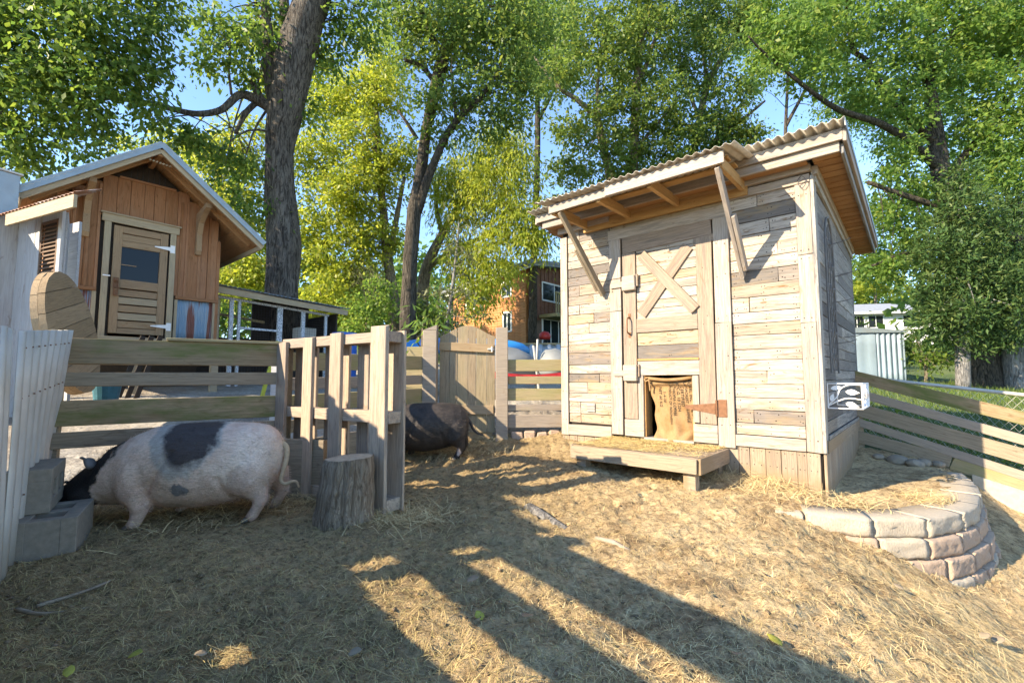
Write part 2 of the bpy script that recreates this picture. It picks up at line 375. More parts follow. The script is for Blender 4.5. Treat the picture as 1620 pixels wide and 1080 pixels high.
# ------------------------------------------------------------------ the lie of the land
CP = np.array([
 (-2.6,2.5,0),(-2.3,2.1,0),(-3.2,3.3,.03),(-1.1,3.1,0),(-.9,3.4,0),(-1.9,4.0,.02),(-.7,5.3,.1),(0,4,.03),(.5,3,0),(1.3,3.3,0),
 (-.1,5.75,.2),(-.9,5.75,.2),(.6,5.6,.22),(1.0,4.9,.13),(1.6,4.6,.06),(2.5,3.8,-.005),(1.8,3.5,-.01),(1.95,3.3,-.05),(2.1,3.3,-.09),
 (2.35,3.1,-.2),(2.7,3.05,-.36),(2.95,3.05,-.49),(3.3,3.15,-.57),(3.7,3.4,-.56),(4.4,3.9,-.52),(4.9,4.5,-.45),(5.2,4.8,-.45),
 (0,1.5,0),(-1,1.5,0),(-2,1.5,0),(1,1.5,-.10),(1,2.3,-.05),(1.6,2.5,-.13),(2,2,-.35),(2.7,2.4,-.60),(2.8,1.5,-.7),(4,2.5,-.8),
 (0,0,-.02),(2,0,-.5),(-3,0,0),(4.25,5.75,.10),(4.85,5.22,-.05),(5.4,4.7,-.42),(3.5,5.5,.08),(3.0,6.5,.25),
 (6,5.6,-.15),(7,7,.1),(10,10,.45),(14,15,.68),(20,16,.7),(18,24,1.7),(20,30,2.7),(30,42,4.1),(10,20,1.3),(6,12,.6),(4,9,.4),(12.5,16,.72),
 (.3,8,.45),(0,11,.75),(1.5,12.5,.85),(2,14.2,1.8),(2,16,2.0),(-2,20,2.1),(1,24,2.3),(8,30,3),(-5,11,.9),(-4,6,.58),(-3,4.6,.32),(-2.2,5,.22),
 (-5,6.5,.66),(-7,8,.8),(-10,15,1.3),(-10,5,.6),(-5,3.5,.3),(-20,20,2),(-30,40,4),(0,50,4.6),(60,60,5),(-60,60,5),(0,120,7),(100,120,7),(-100,120,7),
 (-6,0,0),(0,-10,0),(-20,-10,.2),(20,-10,-1.5),(100,0,-1),(-100,0,.5),(100,-60,-2),(-100,-60,0),(0,-60,-.5),(-40,5,.6),(40,5,-.6)])
_r = np.sqrt(((CP[:, None, :2] - CP[None, :, :2]) ** 2).sum(-1) + .09)
_A = np.block([[-_r, np.ones((len(CP), 1))], [np.ones((1, len(CP))), np.zeros((1, 1))]])
_W = np.linalg.solve(_A, np.append(CP[:, 2], 0))
WALL_TOP = np.array([(1.93,3.50),(2.11,3.42),(2.38,3.29),(2.75,3.25),(3.15,3.37),(3.65,3.70),(4.18,4.27),(4.60,4.86),(4.62,5.05)])
WALL_ARC = spline(WALL_TOP, 10)
TERR = np.vstack([WALL_ARC + np.array([(-.02, .13)]), [(4.7, 5.25), (4.1, 6.0), (2.4, 5.4), (1.6, 4.4)]])
def inside(poly, x, y):
    r = np.zeros(x.shape, bool); n = len(poly)
    for i in range(n):
        x1, y1 = poly[i]; x2, y2 = poly[(i + 1) % n]
        c = ((y1 > y) != (y2 > y)) & (x < (x2 - x1) * (y - y1) / (y2 - y1 + 1e-12) + x1); r ^= c
    return r
_ph = rng.uniform(0, 6.28, (26, 1)); _kd = rng.uniform(0, 6.28, 26); _kf = 2.2 * 1.22 ** np.arange(26)
def relief(x, y):
    s = np.zeros_like(x)
    for i in range(26):
        s += np.sin((np.cos(_kd[i]) * x + np.sin(_kd[i]) * y) * _kf[i] + _ph[i, 0] + 1.3 * np.sin(x * 1.7 + i) + 1.1 * np.cos(y * 2.1 + i * 2)) * (.0085 / (1 + i * .10))
    return s
_dr = np.random.default_rng(99)
DENT = np.column_stack([_dr.uniform(-2.2, 3.2, 230), 1.2 + 4.2 * _dr.uniform(0, 1, 230) ** 1.4, _dr.uniform(.022, .05, 230), _dr.uniform(.008, .022, 230)])
def dents(x, y):
    s = np.zeros_like(x)
    for cx_, cy_, r_, d_ in DENT:
        q = ((x - cx_) ** 2 + (y - cy_) ** 2) / (r_ * r_); m_ = q < 9
        if m_.any(): s[m_] += d_ * (.45 * np.exp(-(q[m_] - 2.2) ** 2) - np.exp(-q[m_]))
    return s
def height(x, y, rel=True):
    x = np.asarray(x, float); y = np.asarray(y, float)
    s = np.full(x.shape, _W[-1])
    for i in range(len(CP)): s = s - _W[i] * np.sqrt((x - CP[i, 0]) ** 2 + (y - CP[i, 1]) ** 2 + .09)
    ins = inside(TERR, x, y)
    s = np.where(ins, np.maximum(s, -.035 + .03 * np.clip((y - 3.6) / 2, 0, 1)), s)
    if rel:
        near = np.clip(1.3 - np.hypot(x, y - 3) / 9, .25, 1)
        s = s + np.where(ins, 0, dents(x, y)) + relief(x, y) * near * np.where(ins, .5, 1.0)
    return s
def gz(x, y): return float(height(np.array([x]), np.array([y]), False)[0])

def axis_lines(segs):
    out = []
    for a, b, d in segs: out += list(np.arange(a, b - 1e-6, d))
    return np.array(out + [segs[-1][1]])
def grow(a, b, d0, k=1.16):
    out = []; v = a; d = d0; s = 1 if b > a else -1
    while (v - b) * s < 0: v += s * d; d *= k; out.append(v)
    return out
gx = np.array(sorted(grow(-5, -180, .12) + list(axis_lines([(-5, -3.2, .07), (-3.2, 3.8, .024), (3.8, 6.0, .06)])) + grow(6, 180, .1)))
gy = np.array(sorted(grow(.9, -80, .1) + list(axis_lines([(.9, 4.6, .024), (4.6, 7, .05)])) + grow(7, 220, .08)))
X, Y = np.meshgrid(gx, gy); Zg = height(X, Y)
V = np.stack([X, Y, Zg], -1).reshape(-1, 3); nx = len(gx); ny = len(gy)
I = np.arange(nx * ny).reshape(ny, nx)
Fq = np.stack([I[:-1, :-1], I[:-1, 1:], I[1:, 1:], I[1:, :-1]], -1).reshape(-1, 4)
cx = V[Fq, 0].mean(1); cy = V[Fq, 1].mean(1)
sx_, sy_ = 4.25, 5.75                                      # right fence line runs along (.752,-.659) from here
right_of = ((cx - sx_) * .659 + (cy - sy_) * .752) > .02
pen_x = (cx > -3.4) & (cx < 6.5) & (cy < 6.6) & (cy > -4)
back = ((cx + 3.1) * -.59 + (cy - 3.2) * .81) > .02         # beyond the left fence line
is_lawn = (right_of & (cx > 1.5)) | (cy > 13.6) | (np.hypot(cx, cy) > 25)
is_yard = ~is_lawn & ((cy > 5.9) | (back & (cx < -1.9)) | (cx < -3.4) | ((cx < -1.5) & (cy > 4.9)))
is_pen = ~is_lawn & ~is_yard
def submesh(name, mask):
    f = Fq[mask]; u, inv = np.unique(f, return_inverse=True)
    me = npmesh(name, V[u], inv.reshape(-1, 4)); me.polygons.foreach_set('use_smooth', [True] * len(me.polygons)); return me
def groundmat():
    m, t, b, out = nodes('trodden earth and straw'); v = coords(t, (1, 1, 1), False)
    n1 = noise(t, v, 1.1, 5, .6, .3); n2 = noise(t, v, 26, 5, .7); n3 = noise(t, v, 5, 5, .65, .5)
    fib = noise(t, coords(t, (18, 90, 60), False), 1.5, 4, .7, 1.0)
    c = mix(t, ramp(t, n3, [(.38, 0.0), (.60, 1.0)]), (.27, .18, .096), (.52, .38, .212))
    c = mix(t, ramp(t, n1, [(.42, 0.0), (.62, .55)]), c, (.62, .465, .265))
    a = t.nodes.new('ShaderNodeAttribute'); a.attribute_name = 'hay'
    c = mix(t, math_(t, 'MULTIPLY', a.outputs['Fac'], ramp(t, n3, [(.3, .45), (.7, .95)])), c, (.27, .19, .096))
    dmp = noise(t, v, 1.7, 5, .7, .8); c = mix(t, ramp(t, dmp, [(.56, 0.0), (.68, .65)]), c, (.15, .10, .058))
    c = mix(t, 1.0, c, ramp(t, n2, [(.30, .35), (.5, 1.0), (.75, 1.4)]), 'MULTIPLY')
    c = mix(t, 1.0, c, ramp(t, fib, [(.3, .72), (.6, 1.12)]), 'MULTIPLY')
    t.links.new(c, b.inputs['Base Color']); b.inputs['Roughness'].default_value = .95; b.inputs['Specular IOR Level'].default_value = .1
    h = math_(t, 'ADD', n2, math_(t, 'MULTIPLY', fib, .6)); bump(t, b, h, 1.0, .02); return m
pen_me = submesh('pen_ground', is_pen)
pv = np.empty(len(pen_me.vertices) * 3, np.float32); pen_me.vertices.foreach_get('co', pv); pv = pv.reshape(-1, 3)
at_h = pen_me.attributes.new('hay', 'FLOAT', 'POINT')
def hayf(x, y): return np.clip((1.0 - (x + .3 - (y - 2.5) * .25)) * .9, 0, 1)
at_h.data.foreach_set('value', hayf(pv[:, 0], pv[:, 1]).astype(np.float32))
tag(part('pen_ground', pen_me, groundmat()), kind='structure')
def yardmat():
    m, t, b, out = nodes('gravel yard'); v = coords(t, (1, 1, 1), False)
    n = noise(t, v, 22, 5, .75); n2 = noise(t, v, 1.2, 4)
    c = mix(t, ramp(t, n2, [(.4, 0.0), (.6, 1.0)]), (.24, .20, .155), (.37, .33, .27))
    c = mix(t, 1.0, c, ramp(t, n, [(.3, .55), (.7, 1.35)]), 'MULTIPLY')
    t.links.new(c, b.inputs['Base Color']); b.inputs['Roughness'].default_value = .95; bump(t, b, n, .9, .02); return m
tag(part('yard_ground', submesh('yard_ground', is_yard), yardmat()), kind='structure')
def lawnmat():
    m, t, b, out = nodes('lawn'); v = coords(t, (1, 1, 1), False)
    n = noise(t, v, 30, 5, .75); n2 = noise(t, v, .55, 5, .65); n3 = noise(t, v, 4, 4, .6)
    c = mix(t, ramp(t, n2, [(.38, 0.0), (.62, 1.0)]), (.05, .095, .022), (.10, .14, .035))
    c = mix(t, ramp(t, n3, [(.5, 0.0), (.72, .55)]), c, (.19, .16, .07))
    c = mix(t, 1.0, c, ramp(t, n, [(.28, .5), (.72, 1.4)]), 'MULTIPLY')
    t.links.new(c, b.inputs['Base Color']); b.inputs['Roughness'].default_value = .9; bump(t, b, n, 1.0, .03); return m
M_lawn = lawnmat()
tag(part('lawn', submesh('lawn', is_lawn), M_lawn), kind='structure')
# ------------------------------------------------------------------ the pallet-board shed
SH = thing('pallet_shed', 'tall shed clad in pale reclaimed pallet boards with a lean-to awning over its door', 'shed', (2.56, 3.873, 0), rad(-41.25))
T = .022                                                    # board thickness
def rows(z0, z1, lo=.095, hi=.135, r=None):
    r = r or random; z = z0; out = []
    while z < z1 - .05:
        h = min(r.uniform(lo, hi), z1 - z)
        if z1 - (z + h) < .06: h = z1 - z
        out.append((z, z + h)); z += h
    return out
nails = MB()
NAILV = np.array([(math.cos(a) * .0046, 0, math.sin(a) * .0046) for a in np.linspace(0, 2 * math.pi, 6, endpoint=False)] + [(0, -.0025, 0)])
NAILF = [[i, (i + 1) % 6, 6] for i in range(6)]
def nail(x, y, z): nails.add(NAILV * random.uniform(.8, 1.3) + np.array([x, y, z]), NAILF)
def nailpair(x, y, z, h, s=.022):
    for q in (-1, 1):
        if random.random() < .85: nail(x + random.uniform(-.006, .006), y, z + q * h * .24 + random.uniform(-.006, .006))
        if random.random() < .5: nail(x + s + random.uniform(-.006, .006), y, z + q * h * .24 + random.uniform(-.006, .006))
def clad(x0, x1, z0, z1, mat, split=.45, seed=1):
    """Horizontal pallet boards on the front wall between x0 and x1."""
    r = random.Random(seed)
    for a, b in rows(z0, z1, r=r):
        cuts = [x0, x1]
        if r.random() < split: cuts = [x0, x0 + (x1 - x0) * r.choice([.28, .45, .5, .62, .72]), x1]
        for c, d in zip(cuts[:-1], cuts[1:]):
            dy = r.uniform(-.004, .004); zc = (a + b) / 2
            board(SH, 'plank', (c + .0015, -T / 2 + dy, zc), (d - .0015, -T / 2 + dy, zc), b - a - r.uniform(.002, .006), T, mat, bev=.003, jit=.0022)
            for xx in (c + .03, d - .045): nailpair(xx, -T + dy - .0012, zc, b - a)
            if d - c > .35: nailpair((c + d) / 2 + r.uniform(-.1, .1), -T + dy - .0012, zc, b - a)
W, D = 2.59, 2.83
# inner dark sheathing with the hatch opening left free
block(SH, 'wall', (-W + .01, .006, .30), (-1.56, .02, 2.76), M_darkw)
block(SH, 'wall', (-1.02, .006, .30), (-.01, .02, 2.76), M_darkw)
block(SH, 'wall', (-1.56, .006, .97), (-1.02, .02, 2.76), M_darkw)
block(SH, 'wall', (-W + .01, .0, -.1), (-.01, .018, .298), M_darkw)
block(SH, 'wall', (-.02, .022, -.3), (-.004, D - .01, 2.66), M_darkw)
block(SH, 'wall', (-W + .004, .022, -.1), (-W + .02, D - .01, 2.66), M_pale)
block(SH, 'wall', (-W + .02, D - .012, -.1), (-.02, D, 2.58), M_pale)
block(SH, 'floor', (-W + .02, .022, .27), (-.02, D - .014, .30), M_darkw)
clad(-.665, -.112, .43, 2.69, M_pale, .5, 3)
clad(-2.49, -1.925, .42, 2.69, M_pale, .5, 8)
clad(-1.925, -.665, 2.575, 2.73, M_pale, .4, 5)
# corner posts and trims
def trim(a, b, w, y=-T - .011, t=.022, mat=M_trim, nm='trim'):
    o = board(SH, nm, (a[0], y, a[1]), (b[0], y, b[1]), w, t, mat, up=(1, 0, 0) if abs(a[0] - b[0]) < .01 else (0, 0, 1), jit=.002)
    return o
Y1 = -T - .011
trim((-.055, .325), (-.055, 1.40), .112); trim((-.055, 1.403), (-.055, 1.98), .114); trim((-.055, 1.983), (-.055, 2.60), .112)
trim((-2.54, .27), (-2.54, 1.30), .098); trim((-2.54, 1.303), (-2.54, 2.62), .096)
for z in (.42, .75, 1.10, 1.36, 1.44, 1.95, 2.02, 2.5):
    for x in (-.085, -.03): nail(x, Y1 - .0125, z)
    for x in (-2.56, -2.52): nail(x, Y1 - .0125, z + .03)
trim((-.665, .375), (-.114, .375), .10); trim((-2.488, .335), (-1.925, .345), .12)
# skirting of upright boards down to the soil
def skirt(x0, x1, top, seed):
    r = random.Random(seed); x = x0
    while x < x1 - .04:
        wd = min(r.uniform(.09, .135), x1 - x); xm = x + wd / 2
        P = SH_world(xm, 0); zb = gz(P[0], P[1]) - .03
        board(SH, 'skirting_board', (xm, -.012, zb), (xm, -.012, top - r.uniform(.001, .004)), wd - .003, T, M_skirt, up=(1, 0, 0), jit=.002)
        for q in (-.25, .25): nail(xm + wd * q, -.0245, top - .03); nail(xm + wd * q * .9, -.0245, top - .15)
        x += wd
ca, sa = math.cos(rad(-41.25)), math.sin(rad(-41.25))
def SH_world(x, y): return (2.56 + x * ca - y * sa, 3.873 + x * sa + y * ca)
skirt(-.115, 0, .322, 1); skirt(-.78, -.115, .322, 2); skirt(-1.6, -.78, .318, 6); skirt(-2.59, -1.6, .272, 4)
# frieze under the eaves
board(SH, 'frieze_board', (-.66, -.035, 2.64), (.0, -.035, 2.64), .075, .024, M_trim); board(SH, 'frieze_board', (-.66, -.052, 2.722), (.012, -.052, 2.722), .07, .055, M_trim)
board(SH, 'frieze_board', (-2.6, -.052, 2.70), (-1.9, -.052, 2.712), .075, .055, M_trim); board(SH, 'frieze_board', (-1.9, -.045, 2.70), (-.66, -.045, 2.70), .08, .04, M_orange)
# door surround
trim((-1.852, .33), (-1.852, 1.66), .135, y=-.036, t=.03); trim((-1.852, 2.02), (-1.852, 2.46), .135, y=-.036, t=.03, mat=M_trim); trim((-1.852, 1.663), (-1.852, 2.017), .135, y=-.035, t=.028)
trim((-.737, .30), (-.737, 1.45), .145, y=-.036, t=.03); trim((-.735, 1.453), (-.735, 2.46), .14, y=-.034, t=.028)
trim((-1.935, 2.515), (-.665, 2.515), .115, y=-.036, t=.03)
for z in (.5, .8, 1.15, 1.40, 1.50, 1.9, 2.2):
    for x in (-1.885, -1.825, -.775, -.70): nail(x, -.0525, z + random.uniform(-.03, .03))
# the door with its pop hatch
DR = part('door', boxmesh('door', .94, .012, 1.34, .002), M_darkw, SH, Matrix.Translation((-1.29, -.007, 1.80)))
yP, yR = -.022, -.040
r = random.Random(4); zs = [1.13, 1.27, 1.41]; z = 1.558
while z < 2.2: z += r.uniform(.085, .125); zs.append(min(z, 2.262))
zs[-1] = 2.262; zs.append(2.335)
for a, b in zip(zs[:-1], zs[1:]):
    board(DR, 'plank', (-1.607, yP, (a + b) / 2), (-.973, yP, (a + b) / 2), b - a - .004, .018, M_pale, jit=.002)
    nailpair(-1.33 + r.uniform(-.1, .1), yP - .0105, (a + b) / 2, b - a)
def drail(a, b, w, up=(0, 0, 1), mat=M_door, y=yR, t=.02, nm='rail'): return board(DR, nm, (a[0], y, a[1]), (b[0], y, b[1]), w, t, mat, up=up, jit=.002)
drail((-1.685, .505), (-1.685, 2.28), .15, (1, 0, 0), nm='stile'); drail((-.895, .50), (-.895, 2.30), .148, (1, 0, 0), nm='stile')
board(DR, 'rail', (-1.762, yR + .004, 2.37), (-.82, yR + .004, 2.40), .175, .02, M_door); drail((-1.607, 1.483), (-.972, 1.483), .145)
board(DR, 'rail', (-.99, yR + .001, 2.268), (-.80, yR + .001, 2.282), .07, .02, M_door)
drail((-1.555, 1.60), (-1.045, 2.24), .115, y=yR - .0005); drail((-1.535, 2.235), (-.985, 1.595), .105, y=yR - .021)
for x in (-1.68, -.9):
    for z in (.56, 1.0, 1.45, 1.53, 2.0): nail(x + random.uniform(-.03, .03), yR - .011, z)
block(DR, 'ledge', (-1.60, -.062, 1.112), (-.965, -.013, 1.132), M_orange); drail((-1.60, 1.035), (-.968, 1.04), .15, mat=M_trim, nm='hatch_header')
drail((-1.575, .36), (-1.575, .957), .058, (1, 0, 0), M_trim, nm='hatch_jamb'); drail((-1.008, .51), (-1.008, .957), .06, (1, 0, 0), M_trim, nm='hatch_jamb')
block(DR, 'kick_board', (-1.764, yR - .012, .325), (-1.547, yR + .01, .50), M_trim); block(DR, 'kick_board', (-1.038, yR - .012, .325), (-.815, yR + .01, .495), M_trim)
block(DR, 'hatch_side', (-1.55, -.028, .33), (-1.53, .12, .957), M_orange); block(DR, 'hatch_side', (-1.05, -.028, .33), (-1.03, .12, .957), M_orange)
block(SH, 'sill', (-1.545, -.06, .30), (-1.035, .12, .328), M_trim)
# wooden latches
for zc, xa, xb in ((1.945, -1.9, -1.59), (.985, -1.88, -1.585)):
    l = part('latch', boxmesh('latch', .155, .045, .155 if zc > 1.5 else .17, .006, .003), M_trim, DR, Matrix.Translation((-1.675, -.075, zc)))
    block(l, 'latch_bar', (xa, -.068, zc + .0 - .032), (-1.755, -.052, zc + .032), M_trim); block(l, 'latch_peg', (-1.595, -.072, zc - .04), (-1.575, -.052, zc + .09), M_door)
hm = MB().tube(spline([(-1.685, -.055, 1.40), (-1.685, -.105, 1.42), (-1.685, -.11, 1.49), (-1.685, -.105, 1.56), (-1.685, -.055, 1.58)], 4), .008, 6)
hm.box((-1.70, -.053, 1.36), (-1.67, -.049, 1.42)); hm.box((-1.70, -.053, 1.56), (-1.67, -.049, 1.62)); part('handle', hm.mesh('handle'), M_rustiron, DR)
hg = MB().add([(-.83, -.0535, .60), (-.83, -.0535, .70), (-1.10, -.0535, .672), (-1.12, -.0535, .655), (-1.10, -.0535, .638), (-.83, -.0565, .60), (-.83, -.0565, .70), (-1.10, -.0565, .672), (-1.12, -.0565, .655), (-1.10, -.0565, .638)],
              [[5, 9, 8, 7, 6], [0, 1, 6, 5], [1, 2, 7, 6], [2, 3, 8, 7], [3, 4, 9, 8], [4, 0, 5, 9]])
hg.box((-.80, -.0575, .575), (-.725, -.0535, .735)); hg.tube([(-.815, -.060, .58), (-.815, -.060, .73)], .011, 8); part('hinge', hg.mesh('hinge'), M_rustiron, DR)
vt = part('vent_cover', boxmesh('vent_cover', .105, .01, .10, .003), M_side, SH, Matrix.Translation((-2.19, -.032, .60)))
# burlap sack hung in the hatch
def sag(x, z):
    u = (x + 1.5) / .45; k = np.clip((.95 - z) / .6, 0, 1)
    return .018 - .045 * np.sin(np.clip(u, 0, 1) * math.pi) * k - .016 * np.sin(u * 9 + z * 5) * k - .01 * np.sin(u * 23 + z * 14) * np.clip(k * 1.4 - .3, 0, 1)
nu, nv = 40, 56; P = []
for j in range(nv + 1):
    z = .952 - .635 * j / nv
    for i in range(nu + 1):
        u = i / nu; left = -1.515 + .075 * min(1, (j / nv) * 1.5) + .012 * math.sin(j * .3); x = left + (-1.052 - left) * u
        drop = .03 * math.sin(u * math.pi) * math.exp(-(j / 9) ** 2)
        fold = -.022 * math.exp(-((j - 7 + 3 * math.sin(u * 3.1)) / 2.6) ** 2) + .016 * math.exp(-((j - 11 + 3 * math.sin(u * 3.1)) / 2.2) ** 2)
        bot = -.03 * max(0, (j / nv - .86) / .14) * (1 + .6 * math.sin(u * 17)) + .05 * max(0, (j / nv - .8) / .2) * max(0, u - .62) * math.sin((u - .62) * 14 + j * .4)
        P.append((x, float(sag(np.array(x), np.array(z))) + fold + bot, z - drop + (.012 * math.sin(u * 8) if j == nv else 0)))
Fb = np.array([[j * (nu + 1) + i, (j + 1) * (nu + 1) + i, (j + 1) * (nu + 1) + i + 1, j * (nu + 1) + i + 1] for j in range(nv) for i in range(nu)])
mb_, tb, bb, _o = nodes('burlap'); vv = coords(tb, (1, 1, 1), False)
wv = noise(tb, coords(tb, (60, 60, 420), False), 1, 2); wv2 = noise(tb, coords(tb, (420, 60, 60), False), 1, 2); bl = noise(tb, vv, 9, 4)
cb = mix(tb, ramp(tb, bl, [(.35, 0.0), (.65, 1.0)]), (.205, .115, .045), (.27, .165, .08))
cb = mix(tb, 1.0, cb, ramp(tb, math_(tb, 'ADD', wv, wv2), [(.7, .72), (1.3, 1.18)]), 'MULTIPLY')
tb.links.new(cb, bb.inputs['Base Color']); bb.inputs['Roughness'].default_value = .95; bump(tb, bb, math_(tb, 'ADD', wv, wv2), .4, .002)
BW = thing('burlap_sack', 'tan burlap coffee sack with black print hung as a curtain in the shed hatch', 'sack', (2.56, 3.873, 0), rad(-41.25))
sackmesh = npmesh('cloth', np.array(P), Fb)
bs = part('cloth', sackmesh, mb_, BW, smooth=True); mod = bs.modifiers.new('thickness', 'SOLIDIFY'); mod.thickness = .003
part('rolled_hem', tubemesh('rolled_hem', spline([(-1.525, -.005, .935), (-1.45, -.03, .925), (-1.3, -.038, .915), (-1.15, -.032, .925), (-1.055, -.012, .94)], 6), .017, 8), mb_, BW, smooth=True)
part('knot', tubemesh('knot', spline([(-1.50, -.03, .935), (-1.535, -.035, .925), (-1.52, -.04, .90), (-1.49, -.035, .91), (-1.485, -.03, .87), (-1.478, -.028, .80)], 5), .009, 7), mb_, BW, smooth=True)
M_ink = plain('black ink', (.045, .035, .025), .9, 0, .4, 60, 0)
def lettering(txt, size):
    c = bpy.data.curves.new('lettering', 'FONT'); c.body = txt; c.size = size; c.align_x = 'LEFT'; c.space_character = 1.08; c.offset = size * .012
    o = bpy.data.objects.new('lettering_tmp', c); COL.objects.link(o); dg = bpy.context.evaluated_depsgraph_get()
    me = bpy.data.meshes.new_from_object(o.evaluated_get(dg)); bpy.data.objects.remove(o); return me
_txt = [('FINNEMA SUBCAT', -1.072, .93, .043), ('MOREL INC. CHINA', -1.105, .925, .043), ('RAINFOREST ALLIANCE', -1.145, .905, .038), ('CERTIFIED', -1.182, .855, .043), ('N.C.G. 10 5204', -1.222, .885, .043),
        ('ETHIOPIA COFFEE', -1.262, .87, .038), ('PRODUCT OF INDONESIA', -1.30, .875, .034), ('1-4-20', -1.355, .80, .042), ('NET 60 KG', -1.405, .845, .042)]
pts_cloth = np.array(P); 
def cloth_y(x, z):
    d = (pts_cloth[:, 0] - x) ** 2 + (pts_cloth[:, 2] - z) ** 2; k = np.argpartition(d, 6)[:6]; return float(pts_cloth[k, 1].min())
for s, x0, z0, size in _txt:
    me = lettering(s, size); n = len(me.vertices); co = np.empty(n * 3, np.float32); me.vertices.foreach_get('co', co); co = co.reshape(-1, 3)
    sl_ = .16; q = np.empty_like(co); along = co[:, 0] * .94
    q[:, 0] = x0 + co[:, 1] * .95 + along * .08; q[:, 2] = z0 - along
    q[:, 1] = [cloth_y(a, b) - .0035 for a, b in zip(q[:, 0], q[:, 2])]
    me.vertices.foreach_set('co', q.ravel()); me.update(); part('lettering', me, M_ink, bs)
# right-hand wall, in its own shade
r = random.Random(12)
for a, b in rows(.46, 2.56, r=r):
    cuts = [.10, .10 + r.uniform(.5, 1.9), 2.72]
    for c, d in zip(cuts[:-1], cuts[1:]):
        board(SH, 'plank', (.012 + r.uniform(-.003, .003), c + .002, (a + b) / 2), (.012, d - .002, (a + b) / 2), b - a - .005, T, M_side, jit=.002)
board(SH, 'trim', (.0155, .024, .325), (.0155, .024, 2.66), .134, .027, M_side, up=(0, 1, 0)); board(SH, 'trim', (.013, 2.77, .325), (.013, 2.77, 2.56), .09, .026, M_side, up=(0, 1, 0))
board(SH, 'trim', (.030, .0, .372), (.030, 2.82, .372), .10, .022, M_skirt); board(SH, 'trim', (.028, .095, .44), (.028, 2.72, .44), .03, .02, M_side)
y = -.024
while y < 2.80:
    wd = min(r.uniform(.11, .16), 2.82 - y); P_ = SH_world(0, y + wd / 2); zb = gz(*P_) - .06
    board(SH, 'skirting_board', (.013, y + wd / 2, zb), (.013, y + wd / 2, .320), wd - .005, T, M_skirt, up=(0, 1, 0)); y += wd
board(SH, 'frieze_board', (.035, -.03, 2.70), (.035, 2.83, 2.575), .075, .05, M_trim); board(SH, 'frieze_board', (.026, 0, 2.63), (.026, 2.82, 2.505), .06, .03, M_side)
# main roof: slopes gently to the back
def rz(y): return 2.905 - .045 * (y + .25)
RF = part('roof', corrugated('roof', (-2.84, -.37, rz(-.37) + .012), (3.13, 0, 0), (0, 3.5, -.045 * 3.5), .076, .011), M_galvroof, SH)
board(RF, 'fascia', (-2.78, -.25, 2.845), (.262, -.25, 2.845), .09, .025, M_trim); board(RF, 'fascia', (-2.72, -.215, 2.765), (.235, -.215, 2.765), .085, .025, M_trim)
board(RF, 'barge_board', (.275, -.26, 2.835), (.275, 3.1, 2.685), .10, .025, M_trim); board(RF, 'barge_board', (.25, -.2, 2.755), (.25, 3.08, 2.605), .085, .022, M_side)
block(RF, 'roof_edging', (.288, -.36, 2.86), (.296, -.35, 2.90), M_galv)
board(RF, 'roof_edging', (.292, -.36, rz(-.36) - .01), (.292, 3.12, rz(3.12) - .01), .05, .006, M_bluemetal)
y = -.2
k = 0
while y < 3.05:
    zc = 2.752 - .045 * (y + .25); wd = .13
    board(RF, 'soffit_board', (.04, y + wd / 2, zc), (.24, y + wd / 2, zc), wd - .004, .012, M_soffit, up=(0, 1, 0)); y += wd
board(RF, 'soffit_board', (-2.7, -.13, 2.742), (.0, -.13, 2.742), .14, .012, M_soffit, up=(0, 1, 0))
board(RF, 'barge_board', (-2.79, -.26, 2.835), (-2.79, 3.1, 2.685), .10, .025, M_trim); board(RF, 'soffit_board', (-2.69, -.05, 2.74), (-2.69, 3.0, 2.60), .16, .012, M_soffit, up=(1, 0, 0))
# awning over the door
AW = part('awning', corrugated('awning', (-2.36, -.83, 2.775), (1.99, 0, 0), (0, .68, .105), .076, .010), M_galvroof, SH)
board(AW, 'fascia', (-2.235, -.735, 2.70), (-1.33, -.735, 2.71), .085, .028, M_trim); board(AW, 'fascia', (-1.55, -.765, 2.712), (-.472, -.765, 2.71), .10, .026, M_trim)
board(AW, 'fascia', (-1.34, -.738, 2.722), (-.48, -.738, 2.718), .06, .026, M_orange)
for x in (-2.20, -1.66, -1.13, -.52):
    board(AW, 'rafter', (x, -.72, 2.695), (x, .0, 2.70), .095, .042, M_orange)
for yy, zz in ((-.58, 2.765), (-.38, 2.78), (-.14, 2.80)):
    board(AW, 'batten', (-2.24, yy, zz), (-.48, yy, zz), .105, .018, M_orange, up=(0, 1, 0))
board(AW, 'ledger', (-2.24, -.055, 2.655), (-.48, -.055, 2.655), .09, .04, M_orange)
for a, b in (((-2.11, -.715, 2.66), (-2.0, -.05, 1.86)), ((-.535, -.725, 2.66), (-.545, -.05, 1.86))):
    a_, b_ = Vector(a), Vector(b)
    br = board(AW, 'brace', a, b, .035, .075, M_fence2 if a[0] < -1 else M_trim, up=(1, 0, 0))
    board(br, 'brace_board', a_.lerp(b_, .42) + Vector((-.036 if a[0] < -1 else .036, 0, 0)), a_.lerp(b_, .93) + Vector((-.036 if a[0] < -1 else .036, 0, 0)), .03, .072, M_fence2 if a[0] < -1 else M_trim, up=(1, 0, 0))
wire = tubemesh('wire_loop', spline([(-.09, -.06, 2.62), (-.05, -.09, 2.65), (-.02, -.08, 2.60), (-.05, -.07, 2.55), (-.08, -.075, 2.60), (-.04, -.08, 2.63)], 5), .003, 5); part('wire_loop', wire, M_iron, SH)
part('nails', nails.mesh('nails'), M_nail, SH, kind='stuff')
